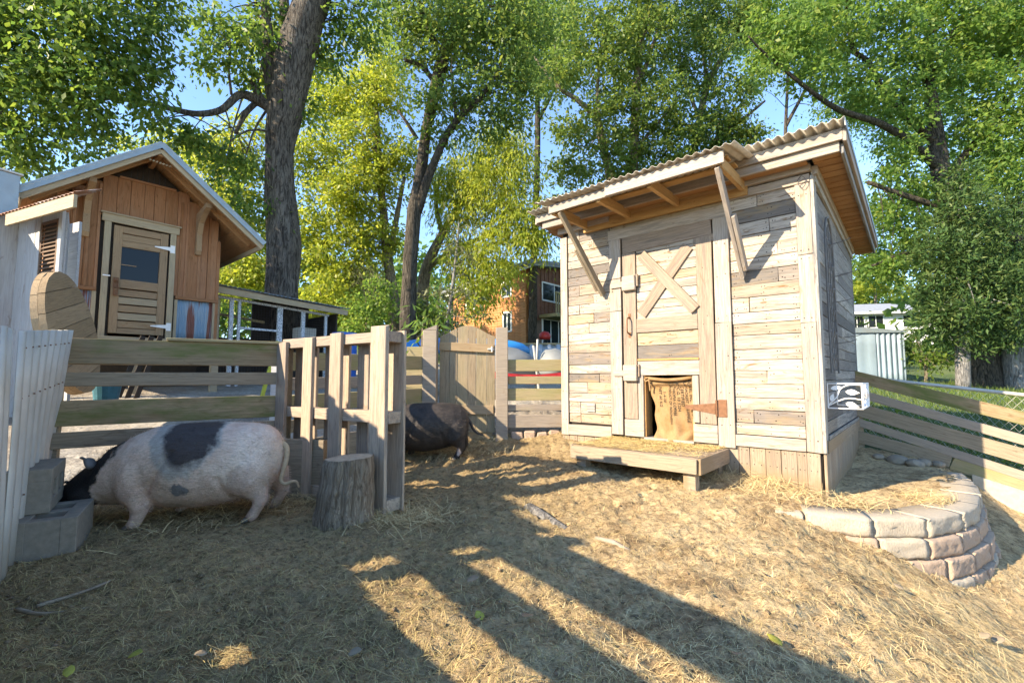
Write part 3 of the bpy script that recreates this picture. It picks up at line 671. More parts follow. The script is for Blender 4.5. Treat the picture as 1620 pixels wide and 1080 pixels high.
# garden trellis and basket on the shaded wall
TR = thing('garden_trellis', 'tall arched dark iron trellis fixed to the shaded side wall of the pallet shed', 'trellis', (2.56, 3.873, 0), rad(-41.25))
def tr(y, z, x=.05): return (x, y, z)
fr = MB().tube(spline([tr(.28, .98), tr(.28, 1.6), tr(.28, 2.15), tr(.36, 2.34), tr(.52, 2.42), tr(.68, 2.34), tr(.76, 2.15), tr(.76, 1.6), tr(.76, .98)], 6), .009, 6); part('frame', fr.mesh('frame'), M_greyiron, TR)
for y_ in (.40, .52, .64): part('bar', tubemesh('bar', [tr(y_, 1.0), tr(y_, 2.36 if y_ == .52 else 2.30)], .005, 5), M_greyiron, TR)
for q in range(6):
    z_ = 1.05 + q * .21
    part('scroll', tubemesh('scroll', spline([tr(.28, z_), tr(.36, z_ + .10), tr(.46, z_ + .05), tr(.52, z_ + .12), tr(.60, z_ + .05), tr(.70, z_ + .1), tr(.76, z_)], 5), .0055, 5), M_greyiron, TR)
for y_, z_ in ((.5, 2.16), (.52, 1.86), (.5, 1.62), (.55, 1.25), (1.2, 2.0), (1.25, 1.35)):
    part('hook', tubemesh('hook', spline([(.05, y_, z_), (.16, y_ - .02, z_ + .01), (.22, y_ - .02, z_ + .03)], 4), .004, 5), M_greyiron, TR)
BK = thing('planter_basket', 'white wire planter box with leaf and vine scrollwork on the shed side wall', 'planter', (2.56, 3.873, 0), rad(-41.25))
bx0, bx1, by0, by1, bz0, bz1 = .03, .265, .14, .72, .685, .89
def fr_loop(P): return MB().tube(P + [P[0]], .006, 6)
for yy in (by0, by1):
    part('end_frame', fr_loop([(bx0, yy, bz0), (bx1, yy, bz0), (bx1, yy, bz1), (bx0, yy, bz1)]).mesh('end_frame'), M_whitemetal, BK)
part('front_frame', fr_loop([(bx1, by0, bz0), (bx1, by1, bz0), (bx1, by1, bz1), (bx1, by0, bz1)]).mesh('front_frame'), M_whitemetal, BK)
part('vine', tubemesh('vine', spline([(bx0 + .005, by0, bz0 + .03), (.09, by0, bz0 + .09), (.12, by0, bz0 + .16), (.18, by0, bz0 + .195), (bx1, by0, bz1 - .01)], 6), .005, 6), M_whitemetal, BK)
part('vine', tubemesh('vine', spline([(bx0 + .005, by0, bz0 + .02), (.10, by0, bz0 + .06), (.17, by0, bz0 + .085), (bx1, by0, bz0 + .075)], 6), .005, 6), M_whitemetal, BK)
def leafplate(c, d, L, w, par, axis):
    c = Vector(c); d = Vector(d).normalized(); s = Vector(axis).cross(d); pr = [(-.55, 0), (-.35, .34), (-.1, .5), (.2, .38), (.42, .14), (.6, 0), (.42, -.14), (.2, -.38), (-.1, -.5), (-.35, -.34)]
    n = Vector(axis) * .002; P = [c + d * a * L + s * b * w + n for a, b in pr] + [c + d * a * L + s * b * w - n for a, b in pr]
    me = bpy.data.meshes.new('leaf'); me.from_pydata([tuple(p) for p in P], [], [list(range(10)), list(range(19, 9, -1))] + [[i, i + 10, (i + 1) % 10 + 10, (i + 1) % 10] for i in range(10)]); part('leaf', me, M_whitemetal, par)
for c, d, L in (((.09, by0, .855), (1, 0, .2), .07), ((.20, by0, .82), (1, 0, -.1), .085), ((.06, by0, .775), (.3, 0, 1), .06), ((.195, by0, .715), (1, 0, -.35), .085)):
    leafplate(c, d, L, L * .55, BK, (0, 1, 0))
for q in range(5):
    yy = by0 + .06 + q * .11
    part('vine', tubemesh('vine', spline([(bx1, yy, bz0), (bx1 + .002, yy + .05, bz0 + .07), (bx1, yy - .01, bz0 + .13), (bx1, yy + .06, bz1)], 5), .005, 6), M_whitemetal, BK)
    leafplate((bx1, yy + .02, bz0 + .05 + .06 * (q % 2)), (0, .6, .8), .085, .05, BK, (1, 0, 0)); leafplate((bx1, yy + .05, bz0 + .12), (0, 1, .3), .075, .045, BK, (1, 0, 0))
# step platform
PL = thing('step_platform', 'low wooden step platform strewn with straw in front of the shed hatch', 'platform', (2.56, 3.873, 0), rad(-41.25))
# front edge measured square to the shed: x -2.0..-.80, y -.73..-.03
px0, px1, py0, py1 = -1.95, -.75, -.77, -.03
for i in range(6):
    y_ = py0 + .006 + (py1 - py0) * (i + .5) / 6
    board(PL, 'deck_board', (px0, y_, .278), (px1, y_, .278), (py1 - py0) / 6 - .006, .024, M_skirt, up=(0, 1, 0))
board(PL, 'fascia', (px0, py0 - .014, .226), (px1, py0 - .014, .226), .12, .025, M_fence2); board(PL, 'fascia', (px1 + .014, py0, .225), (px1 + .014, py1, .225), .13, .025, M_skirt, up=(0, 0, 1))
board(PL, 'fascia', (px0 - .014, py0, .225), (px0 - .014, py1, .225), .13, .025, M_fence2)
for x_, y_ in ((-.83, -.70), (-.83, -.1), (-1.87, -.70), (-1.87, -.1)):
    wx, wy = SH_world(x_, y_); block(PL, 'leg', (x_ - .05, y_ - .045, gz(wx, wy) - .05), (x_ + .05, y_ + .045, .264), M_skirt)
# ------------------------------------------------------------------ fences, gate, pallet
LF = thing('board_fence', 'mossy four-board fence with a round-topped post behind the white and black pig', 'fence', (-3.1, 3.2, 0))
def lf(t, off=0, z=0):                                      # along the left fence, from its round-topped post
    return (1.1 * t - .588 * off * -1 * -1 * 0 + (-.588 * off), .8 * t + .809 * off, z)
for z0, z1, mat in ((1.035, 1.215, M_fence), (.88, .978, M_fence2), (.605, .783, M_fence), (.457, .568, M_fence2)):
    zc = (z0 + z1) / 2; board(LF, 'fence_board', lf(-.02, 0, zc), lf(1.04, 0, zc + .005), z1 - z0, .035, mat, jit=.004)
board(LF, 'cap_board', lf(.42, 0, 1.232), lf(1.04, 0, 1.235), .09, .022, M_greenw, up=(0, 1, 0))
rp = [(-.07, 0), (.07, 0)] + [(.07 * math.cos(a), 1.25 + .075 * math.sin(a)) for a in np.linspace(0, math.pi, 9)]
part('post', prism('post', rp, .04), M_fence2, LF, Matrix.Translation((-.06, -.02, -.05)) @ Matrix.Rotation(rad(20), 4, 'Z'))
part('post', prism('post', [(x * .9, z - .02) for x, z in rp], .04), M_fence2, LF, Matrix.Translation((-.16, .08, -.05)) @ Matrix.Rotation(rad(20), 4, 'Z'))
block(LF, 'post', (1.1, .80, -.05), (1.18, .88, 1.25), M_fence2)
TB = thing('timber_plank', 'wide brown timber plank on edge between the mossy fence and the pallet', 'plank', (-1.98, 3.86, 0))
board(TB, 'plank', (-.04, -.02, .215), (.50, -.10, .215), .47, .09, M_fence2, jit=.006)
# fence on towards the gate
BF = thing('board_fence', 'brown board fence seen between the upright pallet and the garden gate', 'fence', (-2.0, 4.1, 0))
for z0, z1, mat in ((1.0, 1.165, M_greenw), (.83, .935, M_pink), (.62, .78, M_greenw), (.45, .56, M_fence2), (.15, .38, M_fence2)):
    zc = (z0 + z1) / 2; board(BF, 'fence_board', (0, 0, zc), (.95, 1.63, zc + .03), z1 - z0, .03, mat, jit=.004)
block(BF, 'post', (.50, .98, 0), (.58, 1.06, 1.2), M_fence2)
# gate
GT = thing('garden_gate', 'brown plank garden gate with an arched top and two cross rails', 'gate', (-.9, 5.75, .2))
def arch(x): return 1.245 + .135 * (.5 + .5 * math.cos((x - .345) / .345 * math.pi)) ** .75
bx = np.linspace(.005, .69, 7); jw = [0, .01, -.012, .008, -.006, .012, 0]
bx = bx + np.array(jw)
for a, b in zip(bx[:-1], bx[1:]):
    xs = np.linspace(a + .002, b - .002, 5); poly = [(xs[0], .07), (xs[-1], .07)] + [(x, arch(x)) for x in xs[::-1]]
    V_ = [(z, 0, x) for x, z in poly]                       # grain runs along local X
    n_ = len(V_); me = bpy.data.meshes.new('gate_board')
    me.from_pydata([(z, -.011, x) for x, z in poly] + [(z, .011, x) for x, z in poly], [], [list(range(n_)), list(range(2 * n_ - 1, n_ - 1, -1))] + [[i + n_, (i + 1) % n_ + n_, (i + 1) % n_, i] for i in range(n_)])
    bm = bmesh.new(); bm.from_mesh(me); bmesh.ops.recalc_face_normals(bm, faces=bm.faces); bm.to_mesh(me); bm.free()
    part('gate_board', me, M_gate, GT, Matrix(((0, 0, 1, 0), (0, 1, 0, random.uniform(-.003, .003)), (1, 0, 0, 0), (0, 0, 0, 1))))
board(GT, 'rail', (.0, -.028, 1.125), (.675, -.028, 1.09), .10, .028, M_gaterail); board(GT, 'rail', (.0, -.028, .345), (.675, -.028, .345), .11, .028, M_gaterail)
hb = MB().box((.60, -.052, 1.07), (.68, -.043, 1.095)).tube([(.655, -.06, 1.05), (.655, -.06, 1.115)], .012, 8).tube([(.60, -.06, 1.08), (.655, -.06, 1.085)], .006, 6); part('latch', hb.mesh('latch'), M_galv, GT)
board(GT, 'bottom_board', (.0, .03, -.0), (.34, .03, .0), .16, .04, M_gaterail); board(GT, 'bottom_board', (.35, .03, .01), (.66, .03, .01), .15, .04, M_gaterail)
G1 = thing('gate_post', 'thick square gate post left of the arched gate', 'post', (-1.0, 5.70, .15)); block(G1, 'post', (-.085, -.075, -.15), (.085, .075, 1.36), M_pink, .006)
part('post_top', prism('post_top', [(-.083, 1.362), (.083, 1.362), (.083, 1.425)], .15), M_pink, G1, Matrix.Translation((0, -.075, 0)))
G2 = thing('gate_post', 'slimmer gate post with pale top between the arched gate and the kayak', 'post', (-.125, 5.75, .15)); block(G2, 'post', (-.075, -.065, -.15), (.075, .065, 1.40), M_pink, .006)
GF = thing('board_fence', 'five-board fence between the gate post and the left corner of the shed', 'fence', (-.05, 5.75, .0))
for z0, z1, mat in ((1.012, 1.155, M_greenw), (.858, .948, M_greenw), (.655, .80, M_greenw), (.53, .605, M_pink), (.325, .48, M_pink)):
    zc = (z0 + z1) / 2; board(GF, 'fence_board', (0, 0, zc), (.74, -.0, zc + .004), z1 - z0, .03, mat, jit=.004)
block(GF, 'post', (.68, .02, .1), (.76, .10, 1.12), M_pink)
for i in range(4): block(GF, 'base_stone', (.05 + i * .15, -.03, .16), (.18 + i * .15, .06, .27 + .02 * (i % 2)), M_stonered, .012, .01)
# upright pallet
PT = thing('wooden_pallet', 'rough wooden pallet stood upright as a pen divider beside the log stump', 'pallet', (-1.9, 4.0, 0), math.atan2(-.545, .838))
PT.rotation_euler = (rad(0), rad(-.3), math.atan2(-.545, .838))
for x_, w_, z1 in ((.0, .13, 1.235), (.37, .125, 1.26), (.72, .135, 1.275), (1.20, .165, 1.30)):
    board(PT, 'slat', (x_, -.075, .0 if x_ > .1 else .03), (x_, -.075, z1), w_, .028, M_pallet, up=(1, 0, 0), jit=.004)
for x_, w_ in ((.03, .12), (.22, .10), (.44, .11), (.64, .10), (.86, .13), (1.21, .19)):
    board(PT, 'slat', (x_, .075, .0), (x_, .075, 1.27), w_, .024, M_pallet, up=(1, 0, 0), jit=.004)
for z_ in (.055, .655, 1.225):
    board(PT, 'stringer', (-.03, 0, z_), (1.285, 0, z_), .085 if z_ < 1 else .075, .12, M_pallet, up=(0, 0, 1), jit=.003)
# left run of the pen: corrugated sheet, then a board fence towards the camera
SM = thing('corrugated_panel', 'ribbed galvanised metal panel leaning at the left edge by the concrete blocks', 'metal sheet')
part('sheet', corrugated('sheet', (-2.40, 2.25, -.02), (-.78, .95, .02), ((.0, .0, 1.19), (.12, .0, 1.27)), .17, .015, True, warp=.004), M_galv, SM)
scw = MB()
for tz in (.28, .72, .93):
    for i in range(9):
        s_ = (i + .5) / 9; c_ = np.array([-2.40, 2.25, -.02]) + s_ * np.array([-.78, .95, .02]) + ((1 - s_) * np.array([0, 0, 1.19]) + s_ * np.array([.12, 0, 1.27])) * tz
        nn_ = np.array([.773, .634, 0]); scw.tube([c_ + nn_ * .012, c_ + nn_ * .020], .0045, 6)
part('screws', scw.mesh('screws'), M_rustiron, SM, kind='stuff')
part('edge_flashing', corrugated('edge_flashing', (-2.28, 2.10, -.02), (-.12, .15, 0), (-.04, .0, 1.20), .12, .012, True), M_galv, SM)
PFN = thing('pen_fence', 'board fence running along the left side of the pen from the metal panel', 'fence', (-2.31, 2.10, 0))
dF = Vector((.576, -.817, 0))
def pf(s, z, off=-.05): v = dF * s + Vector((.817, .576, 0)) * off; return (v.x, v.y, z)
for a, b, z0, z1 in ((-.10, 2.6, .0, .25), (-.10, 2.6, .253, .46), (-.10, .92, .463, .52), (1.05, 2.6, .463, .52), (-.10, 2.6, .523, .785), (.08, 2.6, .925, 1.06), (-.04, .3, .965, 1.02), (.15, 2.6, 1.165, 1.365)):
    board(PFN, 'fence_board', pf(a, (z0 + z1) / 2), pf(b, (z0 + z1) / 2), z1 - z0, .03, M_pink if z0 > .8 else M_fence, jit=.003)
for s in (.52, 2.4): q = pf(s, 0, -.13); block(PFN, 'post', (q[0] - .05, q[1] - .05, -.05), (q[0] + .05, q[1] + .05, 1.48), M_pink)
SCN = thing('shade_screen', 'unseen tall plank screen added outside the left pen fence to shade the pen', 'screen', (-3.62, 1.80, 0))  # out of view; added and shaped to cast shade across the pen floor
for i in range(10):
    a = np.array([.13, -.62]) * (1 - i / 4.5); z1 = 2.22 - .05 * ((i * 7) % 3) / 2
    board(SCN, 'plank', (a[0], a[1], 0), (a[0], a[1], z1), .142, .025, M_fence2, up=(-.205, .979, 0), jit=.003)
for z_ in (.4, 1.9): board(SCN, 'rail', (.19, -.66, z_), (-.07, .66, z_), .09, .04, M_fence2)
# right fence, running downhill from behind the shed
RFN = thing('board_fence', 'wide-board fence sloping downhill from behind the shed, half in its shadow', 'fence', (4.25, 5.75, 0))
dR = Vector((.752, -.659, 0))
def rf(k, z, off=0): v = dR * k + Vector((-.659, -.752, 0)) * off; return (v.x, v.y, z)
for za, zb, wd, m_, off, k0, k1 in ((.945, .525, .135, M_fence, 0, -.35, 1.62), (.745, .30, .10, M_pink, .004, -.35, 1.62), (.545, .13, .155, M_fence2, 0, -.35, 1.62), (.39, -.07, .09, M_pink, .004, -.35, 1.62), (.215, .02, .135, M_fence2, .0, -.35, .80), (-.005, -.25, .14, M_greenw, .0, .805, 1.62)):
    s_ = (zb - za) / 1.35 if wd != .135 or m_ is M_fence else (zb - za) / .8
    if m_ is M_greenw: s_ = (zb - za) / .82; z_at = lambda k: za + s_ * (k - .80)
    else: z_at = lambda k: za + s_ * k
    board(RFN, 'fence_board', rf(k0, z_at(k0), off), rf(k1, z_at(k1), off), wd, .032, m_, jit=.004)
for k in (-.02, 1.75): q = rf(k, 0, -.055); block(RFN, 'post', (q[0] - .045, q[1] - .045, gz(4.25 + q[0], 5.75 + q[1]) - .1), (q[0] + .045, q[1] + .045, .93 - .31 * k - .03), M_fence2)
CS = thing('concrete_slab', 'pale upright concrete slab under the low end of the right-hand fence', 'slab', (4.25, 5.75, 0))
me = bpy.data.meshes.new('slab'); q = [rf(.96, -.10, .05), rf(1.62, -.30, .05), rf(1.62, -.75, .05), rf(.96, -.60, .05)]; bq = [rf(.96, -.10, -.04), rf(1.62, -.30, -.04), rf(1.62, -.75, -.04), rf(.96, -.60, -.04)]
me.from_pydata(q + bq, [], [[3, 2, 1, 0], [4, 5, 6, 7]] + [[i, (i + 1) % 4, (i + 1) % 4 + 4, i + 4] for i in range(4)]); part('slab', me, M_slab, CS)
# chain-link fence beyond
CL = thing('chain_link_fence', 'chain-link fence with a grey top rail between the board fence and the lawn', 'fence', (0, 0, 0))
ck0, ck1 = np.array([4.3, 6.45, 1.0]), np.array([6.4, 4.62, .62])
part('top_rail', tubemesh('top_rail', [ck0 + (ck0 - ck1) * .3, ck0, ck1, ck1 + (ck1 - ck0) * .3], .021, 8), M_galv, CL)
wl = MB(); dC = (ck1 - ck0); Lc = np.linalg.norm(dC[:2]); n_ = int(Lc / .075)
for i in range(-14, n_ + 8):
    for s in (1, -1):
        P_ = []
        for j in range(2):
            u = (i * .075 + (j * 1.05 if s > 0 else (1 - j) * 1.05) * .75) / Lc; zt = ck0[2] + dC[2] * u
            P_.append((ck0[0] + dC[0] * u, ck0[1] + dC[1] * u + .003 * s, zt - 1.05 + 1.05 * (j if s > 0 else j)))
        wl.tube(P_ if s > 0 else [(P_[0][0], P_[0][1], P_[0][2]), (P_[1][0], P_[1][1], P_[1][2])], .0015, 3, False)
part('wire_mesh', wl.mesh('wire_mesh'), M_galv, CL, kind='stuff')
for u in (.02, .9): q = ck0 + dC * u; part('post', tubemesh('post', [(q[0], q[1], q[2] - 1.3), (q[0], q[1], q[2] + .02)], .025, 8), M_galv, CL)
# ------------------------------------------------------------------ concrete blocks
def cinder(par, L, Wd, H, hole=True):
    m = MB(); t_ = .07
    if hole:
        m.box((-L / 2, -Wd / 2, 0), (L / 2, -Wd / 2 + t_, H), .004).box((-L / 2, Wd / 2 - t_, 0), (L / 2, Wd / 2, H), .004)
        for a in (-L / 2, -t_ / 2, L / 2 - t_): m.box((a + .001, -Wd / 2 + t_ - .004, 0.001), (a + t_ - .001, Wd / 2 - t_ + .004, H - .0015), .003)
        m.box((-L / 2 + .01, -Wd / 2 + .01, .002), (L / 2 - .01, Wd / 2 - .01, H * .72), .002)
    return m
def axis_matrix(o, X_, Z_=(0, 0, 1)):
    X_ = Vector(X_).normalized(); Z_ = Vector(Z_).normalized(); Y_ = Z_.cross(X_); M = Matrix((X_, Y_, Z_)).transposed().to_4x4(); M.translation = o; return M
CB = tag(part('concrete_block', cinder(None, .46, .27, .205).mesh('concrete_block'), M_concrete), 'grey hollow concrete block on the ground with its holes facing up', 'block', 'concrete blocks')
CB.matrix_basis = axis_matrix((-2.575, 2.68, -.005), (-.55, .83, 0))
CB2 = tag(part('concrete_block', cinder(None, .44, .24, .19).mesh('concrete_block'), M_concrete), 'upper concrete block tipped on its side, stacked against the metal panel', 'block', 'concrete blocks')
# lies on its side: block height becomes its width
CB2.matrix_basis = axis_matrix((-2.83, 2.685, .322), (-.6, .8, 0), (.8, .6, 0))
# ------------------------------------------------------------------ stump
ST = thing('log_stump', 'upright sawn log stump with split grey sides in front of the pallet', 'stump', (-1.10, 3.14, 0), .6, None, (.02, .045, .6))
n_ = 64; V_ = []; rings = [(z, .19 - .035 * z / .425 + .004 * math.sin(z * 40)) for z in np.linspace(0, .425, 12)]
rr = random.Random(3); prof = [1 + .03 * math.sin(2 * a + 1) + .025 * math.sin(5 * a) + .012 * math.sin(11 * a + 2) + rr.choice([-.02, -.008, 0, .008, .012, -.012]) for a in np.linspace(0, 2 * math.pi, n_, endpoint=False)]
for z_, r_ in rings:
    for i in range(n_):
        a = 2 * math.pi * i / n_; k = prof[i] - (.10 * (z_ / .425) if i in (14, 15) else 0) - (.06 if i in (43, 44) else 0) + .012 * mnoise.noise(Vector((i * .7, z_ * 9, 0)))
        V_.append((r_ * k * math.cos(a), r_ * k * math.sin(a), z_ + (.015 * math.cos(a + .5) if z_ > .4 else 0)))
F_ = [[i + n_ * j, (i + 1) % n_ + n_ * j, (i + 1) % n_ + n_ * (j + 1), i + n_ * (j + 1)] for j in range(len(rings) - 1) for i in range(n_)]
me = bpy.data.meshes.new('bark'); me.from_pydata(V_, [], F_); part('bark', me, M_log, ST, Matrix.Translation((0, 0, -.01)), smooth=True)
top = V_[-n_:]; me = bpy.data.meshes.new('cut_top'); Vt = [(0, 0, .432)] + [(x * .55, y * .55, z + .006) for x, y, z in top] + [(x * .99, y * .99, z) for x, y, z in top]
me.from_pydata(Vt, [], [[0, 1 + i, 1 + (i + 1) % n_] for i in range(n_)] + [[1 + i, 1 + n_ + i, 1 + n_ + (i + 1) % n_, 1 + (i + 1) % n_] for i in range(n_)]); part('cut_top', me, M_logtop, ST, Matrix.Translation((0, 0, -.01)), smooth=True)
# ------------------------------------------------------------------ retaining wall of rough blocks
RW = thing('retaining_wall', 'curved retaining wall of rough buff and rose blocks round the shed terrace', 'retaining wall', (0, 0, 0))
def rough_block(L, Dp, H, seed):
    r = np.random.default_rng(seed); nx_, nz_ = 12, 7
    xs = np.linspace(-L / 2, L / 2, nx_); zs_ = np.linspace(-H / 2, H / 2, nz_); V = []
    for layer, y_ in ((0, 0.0), (1, Dp * .35), (2, Dp)):
        for z_ in zs_:
            for x_ in xs:
                e = (abs(x_) > L / 2 - 1e-6) + (abs(z_) > H / 2 - 1e-6)
                if layer == 0: dy = r.uniform(-.006, .006) + .006 * e + .004 * math.sin(x_ * 9 + seed) * math.cos(z_ * 40 + seed); dx = r.uniform(-.004, .004) - .004 * np.sign(x_) * e; dz = -.004 * np.sign(z_) * (abs(z_) > H / 2 - 1e-6) + r.uniform(-.004, .004)
                else: dy = 0; dx = -np.sign(x_) * (.015 if layer == 2 else 0); dz = r.uniform(-.002, .002)
                V.append((x_ + dx, y_ + dy, z_ + dz))
    F = []; I3 = np.arange(3 * nx_ * nz_).reshape(3, nz_, nx_)
    for j in range(nz_ - 1):
        for i in range(nx_ - 1):
            F.append([I3[0, j, i], I3[0, j, i + 1], I3[0, j + 1, i + 1], I3[0, j + 1, i]]); F.append([I3[2, j, i + 1], I3[2, j, i], I3[2, j + 1, i], I3[2, j + 1, i + 1]])
    for l in range(2):
        for i in range(nx_ - 1):
            F.append([I3[l, -1, i], I3[l, -1, i + 1], I3[l + 1, -1, i + 1], I3[l + 1, -1, i]]); F.append([I3[l, 0, i + 1], I3[l, 0, i], I3[l + 1, 0, i], I3[l + 1, 0, i + 1]])
        for j in range(nz_ - 1):
            F.append([I3[l, j, 0], I3[l, j + 1, 0], I3[l + 1, j + 1, 0], I3[l + 1, j, 0]][::-1][::-1]); F.append([I3[l, j + 1, -1], I3[l, j, -1], I3[l + 1, j, -1], I3[l + 1, j + 1, -1]])
    me = bpy.data.meshes.new('block'); me.from_pydata(V, [], [[int(a) for a in f] for f in F])
    bm = bmesh.new(); bm.from_mesh(me); bmesh.ops.recalc_face_normals(bm, faces=bm.faces); bm.to_mesh(me); bm.free(); return me
seg = np.linalg.norm(np.diff(WALL_ARC, axis=0), axis=1); cum = np.concatenate([[0], np.cumsum(seg)])
def arc_at(s):
    s = min(max(s, 0), cum[-1] - 1e-6); i = np.searchsorted(cum, s, 'right') - 1; u = (s - cum[i]) / seg[i]; return WALL_ARC[i] * (1 - u) + WALL_ARC[i + 1] * u
RBM = {c: [rough_block(1.0, .25 if c == 0 else .22, .128, 50 + c * 10 + i) for i in range(4)] for c in range(4)}
rr = random.Random(21)
for c, (ztop, s0, s1, out_) in enumerate(((-.022, .0, 3.25, 0), (-.155, .42, 2.6, .025), (-.288, .78, 2.5, .05), (-.42, 1.02, 2.4, .075))):
    s = s0; first = True
    while s < s1 - .1:
        L = rr.uniform(.30, .40) if c else rr.uniform(.34, .42)
        if c == 0 and s == 0: L = .19
        if c == 3 and s > 1.2: L = .24
        if first and c: L = rr.choice([.2, .28]); 
        first = False
        a, b = arc_at(s), arc_at(s + L); d = (b - a) / np.linalg.norm(b - a); nrm = np.array([d[1], -d[0]])
        mid = (a + b) / 2 + nrm * (out_ + rr.uniform(-.01, .01)); M = Matrix(((d[0], -nrm[0], 0, mid[0]), (d[1], -nrm[1], 0, mid[1]), (0, 0, 1, ztop - .064 + rr.uniform(-.004, .004)), (0, 0, 0, 1)))
        me = RBM[c][rr.randrange(4)]
        mt = M_stone if (c == 0 or rr.random() < .2) else M_stonered
        me2 = me.copy(); me2.materials.append(mt)
        sc_ = Matrix.Diagonal((np.linalg.norm(b - a) - .009, 1, 1 if not (c == 0 and s == 0) else .7, 1))
        part('block', me2, mt, RW, M @ sc_, smooth=True); s += L
for i, (x_, y_, s_) in enumerate(((4.35, 5.10, .085), (4.5, 5.16, .07), (4.27, 5.24, .095), (4.6, 5.10, .06), (4.14, 5.34, .06))):
    bm = bmesh.new(); bmesh.ops.create_icosphere(bm, subdivisions=2, radius=s_)
    for v in bm.verts: v.co = v.co * (1 + .25 * mnoise.noise(v.co * 9 + Vector((i * 5, 0, 0)))); v.co.z *= .62
    me = bpy.data.meshes.new('field_stone'); bm.to_mesh(me); bm.free()
    o = tag(part('field_stone', me, M_rock), None, 'stone', 'loose stones at the back of the terrace'); o['label'] = ('largest of the loose stones by the right fence foot', 'flat loose stone nearest the retaining wall end', 'rounded loose stone in the shed shadow by the fence', 'small loose stone tucked against the last wall block', 'loose stone nearest the shed side in the terrace corner')[i]
    o.location = (x_, y_, gz(x_, y_) + s_ * .3); o.rotation_euler = (0, 0, i)
# ------------------------------------------------------------------ the coop on stilts
CPn = math.radians(48.75)
def coop_world(x, y): return (-5.88 + x * math.cos(CPn) - y * math.sin(CPn), 6.7 + x * math.sin(CPn) + y * math.cos(CPn))
CO = thing('chicken_coop', 'cedar-sided coop on stilts with a gabled metal roof and a half-glazed door', 'coop', (-5.88, 6.7, 0), CPn)
x0, x1, xc, zr, depth = -.62, 1.40, .40, 4.28, 2.6
pit = .80                                                   # roof drop per metre
def roofz(x): return zr - pit * abs(x - xc)
# floor, shell
block(CO, 'floor', (x0 - .02, -.42, 1.42), (x1 + .08, depth, 1.50), M_cooptrim)
board(CO, 'deck_fascia', (x0 + .25, -.435, 1.455), (x1 + .09, -.435, 1.455), .10, .03, M_cooptrim)
block(CO, 'wall', (x0, .03, 1.50), (.02, .05, 3.25), M_darkw); block(CO, 'wall', (.68, .03, 1.50), (x1 - .02, .05, 3.25), M_darkw)
part('wall', prism('wall', [(x0 + .02, 3.2), (x1 - .02, 3.2), (x1 - .02, roofz(x1)), (xc, zr - .02), (x0 + .02, roofz(x0))], .02), M_darkw, CO, Matrix.Translation((0, .03, 0)))
block(CO, 'wall', (x1 - .02, .02, 1.5), (x1, depth, 3.25), M_coop); block(CO, 'wall', (x0, .06, 1.5), (x0 + .02, depth, 3.25), M_coop)
part('wall', prism('wall', [(x0, 1.5), (x1, 1.5), (x1, roofz(x1)), (xc, zr), (x0, roofz(x0))], .02), M_coop, CO, Matrix.Translation((0, depth, 0)))
# vertical siding and battens
def vb(x, z0, z1, w, y, mat, nm='siding_board', t=.02): return board(CO, nm, (x, y, z0), (x, y, z1), w, t, mat, up=(1, 0, 0), jit=.002)
r = random.Random(5); x = x0 + .01
while x < x1 - .06:
    wd = min(r.uniform(.12, .17), x1 - .03 - x); xm = x + wd / 2
    zt = roofz(xm) + .005
    if xm < -.06 or xm > .76: vb(xm, 2.225, zt, wd - .003, .01, M_coop)
    else: vb(xm, 3.30, min(zt, 3.91), wd - .003, .01, M_coop)
    x += wd
for xb in (-.42, -.27, -.16, .84, .92, 1.10, 1.24): vb(xb, 2.225, min(roofz(xb) - .0, 3.75), .035, -.008, M_coop, 'batten', .014)
vb(x1 - .02, 1.52, 3.22, .05, -.006, M_coop, 'corner_board')
board(CO, 'belt_trim', (x0, -.01, 2.20), (-.14, -.01, 2.20), .05, .05, M_coop); board(CO, 'belt_trim', (.80, -.01, 2.20), (x1, -.01, 2.20), .05, .05, M_coop)
part('wainscot', corrugated('wainscot', (x0 + .02, .015, 1.51), (.44, 0, 0), (0, 0, .66), .045, .006), M_rusty, CO)
part('wainscot', corrugated('wainscot', (.83, .015, 1.51), (.50, 0, 0), (0, 0, .66), .045, .006), M_rusty, CO)
vb(1.36, 1.51, 2.17, .07, -.004, M_cooptrim, 'trim'); vb(.815, 1.51, 2.17, .04, -.004, M_cooptrim, 'trim'); vb(-.16, 1.51, 2.17, .05, -.004, M_cooptrim, 'trim')
# door frame and door
vb(-.06, 1.53, 3.215, .075, -.02, M_cooptrim, 'trim', .03); vb(.735, 1.53, 3.20, .075, -.02, M_cooptrim, 'trim', .03)
board(CO, 'lintel', (-.13, -.025, 3.27), (.81, -.025, 3.255), .115, .04, M_cooptrim); board(CO, 'lintel_cap', (-.15, -.035, 3.335), (.83, -.035, 3.32), .022, .07, M_cooptrim)
DO = part('door', boxmesh('door', .65, .02, .04, .002), M_coopdoor, CO, Matrix.Translation((.34, .02, 1.60)))
def dd(a, b, w, up=(0, 0, 1), t=.035, y=.005, nm='rail', mat=M_coopdoor): return board(DO, nm, (a[0], y, a[1]), (b[0], y, b[1]), w, t, mat, up=up, jit=.001)
dd((.065, 1.58), (.065, 3.18), .10, (1, 0, 0), nm='stile'); dd((.625, 1.58), (.625, 3.18), .10, (1, 0, 0), nm='stile')
dd((.115, 3.13), (.575, 3.13), .10); dd((.115, 3.02), (.575, 3.02), .10, y=.018); dd((.115, 2.92), (.575, 2.92), .09); dd((.115, 2.32), (.575, 2.32), .13); dd((.115, 1.62), (.575, 1.62), .08)
for i in range(5):
    z_ = 1.72 + i * .117; b_ = dd((.115, z_), (.575, z_), .10, y=.022 if i % 2 == 0 else .008, nm='louvre_board', mat=M_coopdoor if i % 2 == 0 else M_cooptrim)
block(DO, 'glass', (.115, .012, 2.385), (.575, .018, 2.875), M_glass, .001)
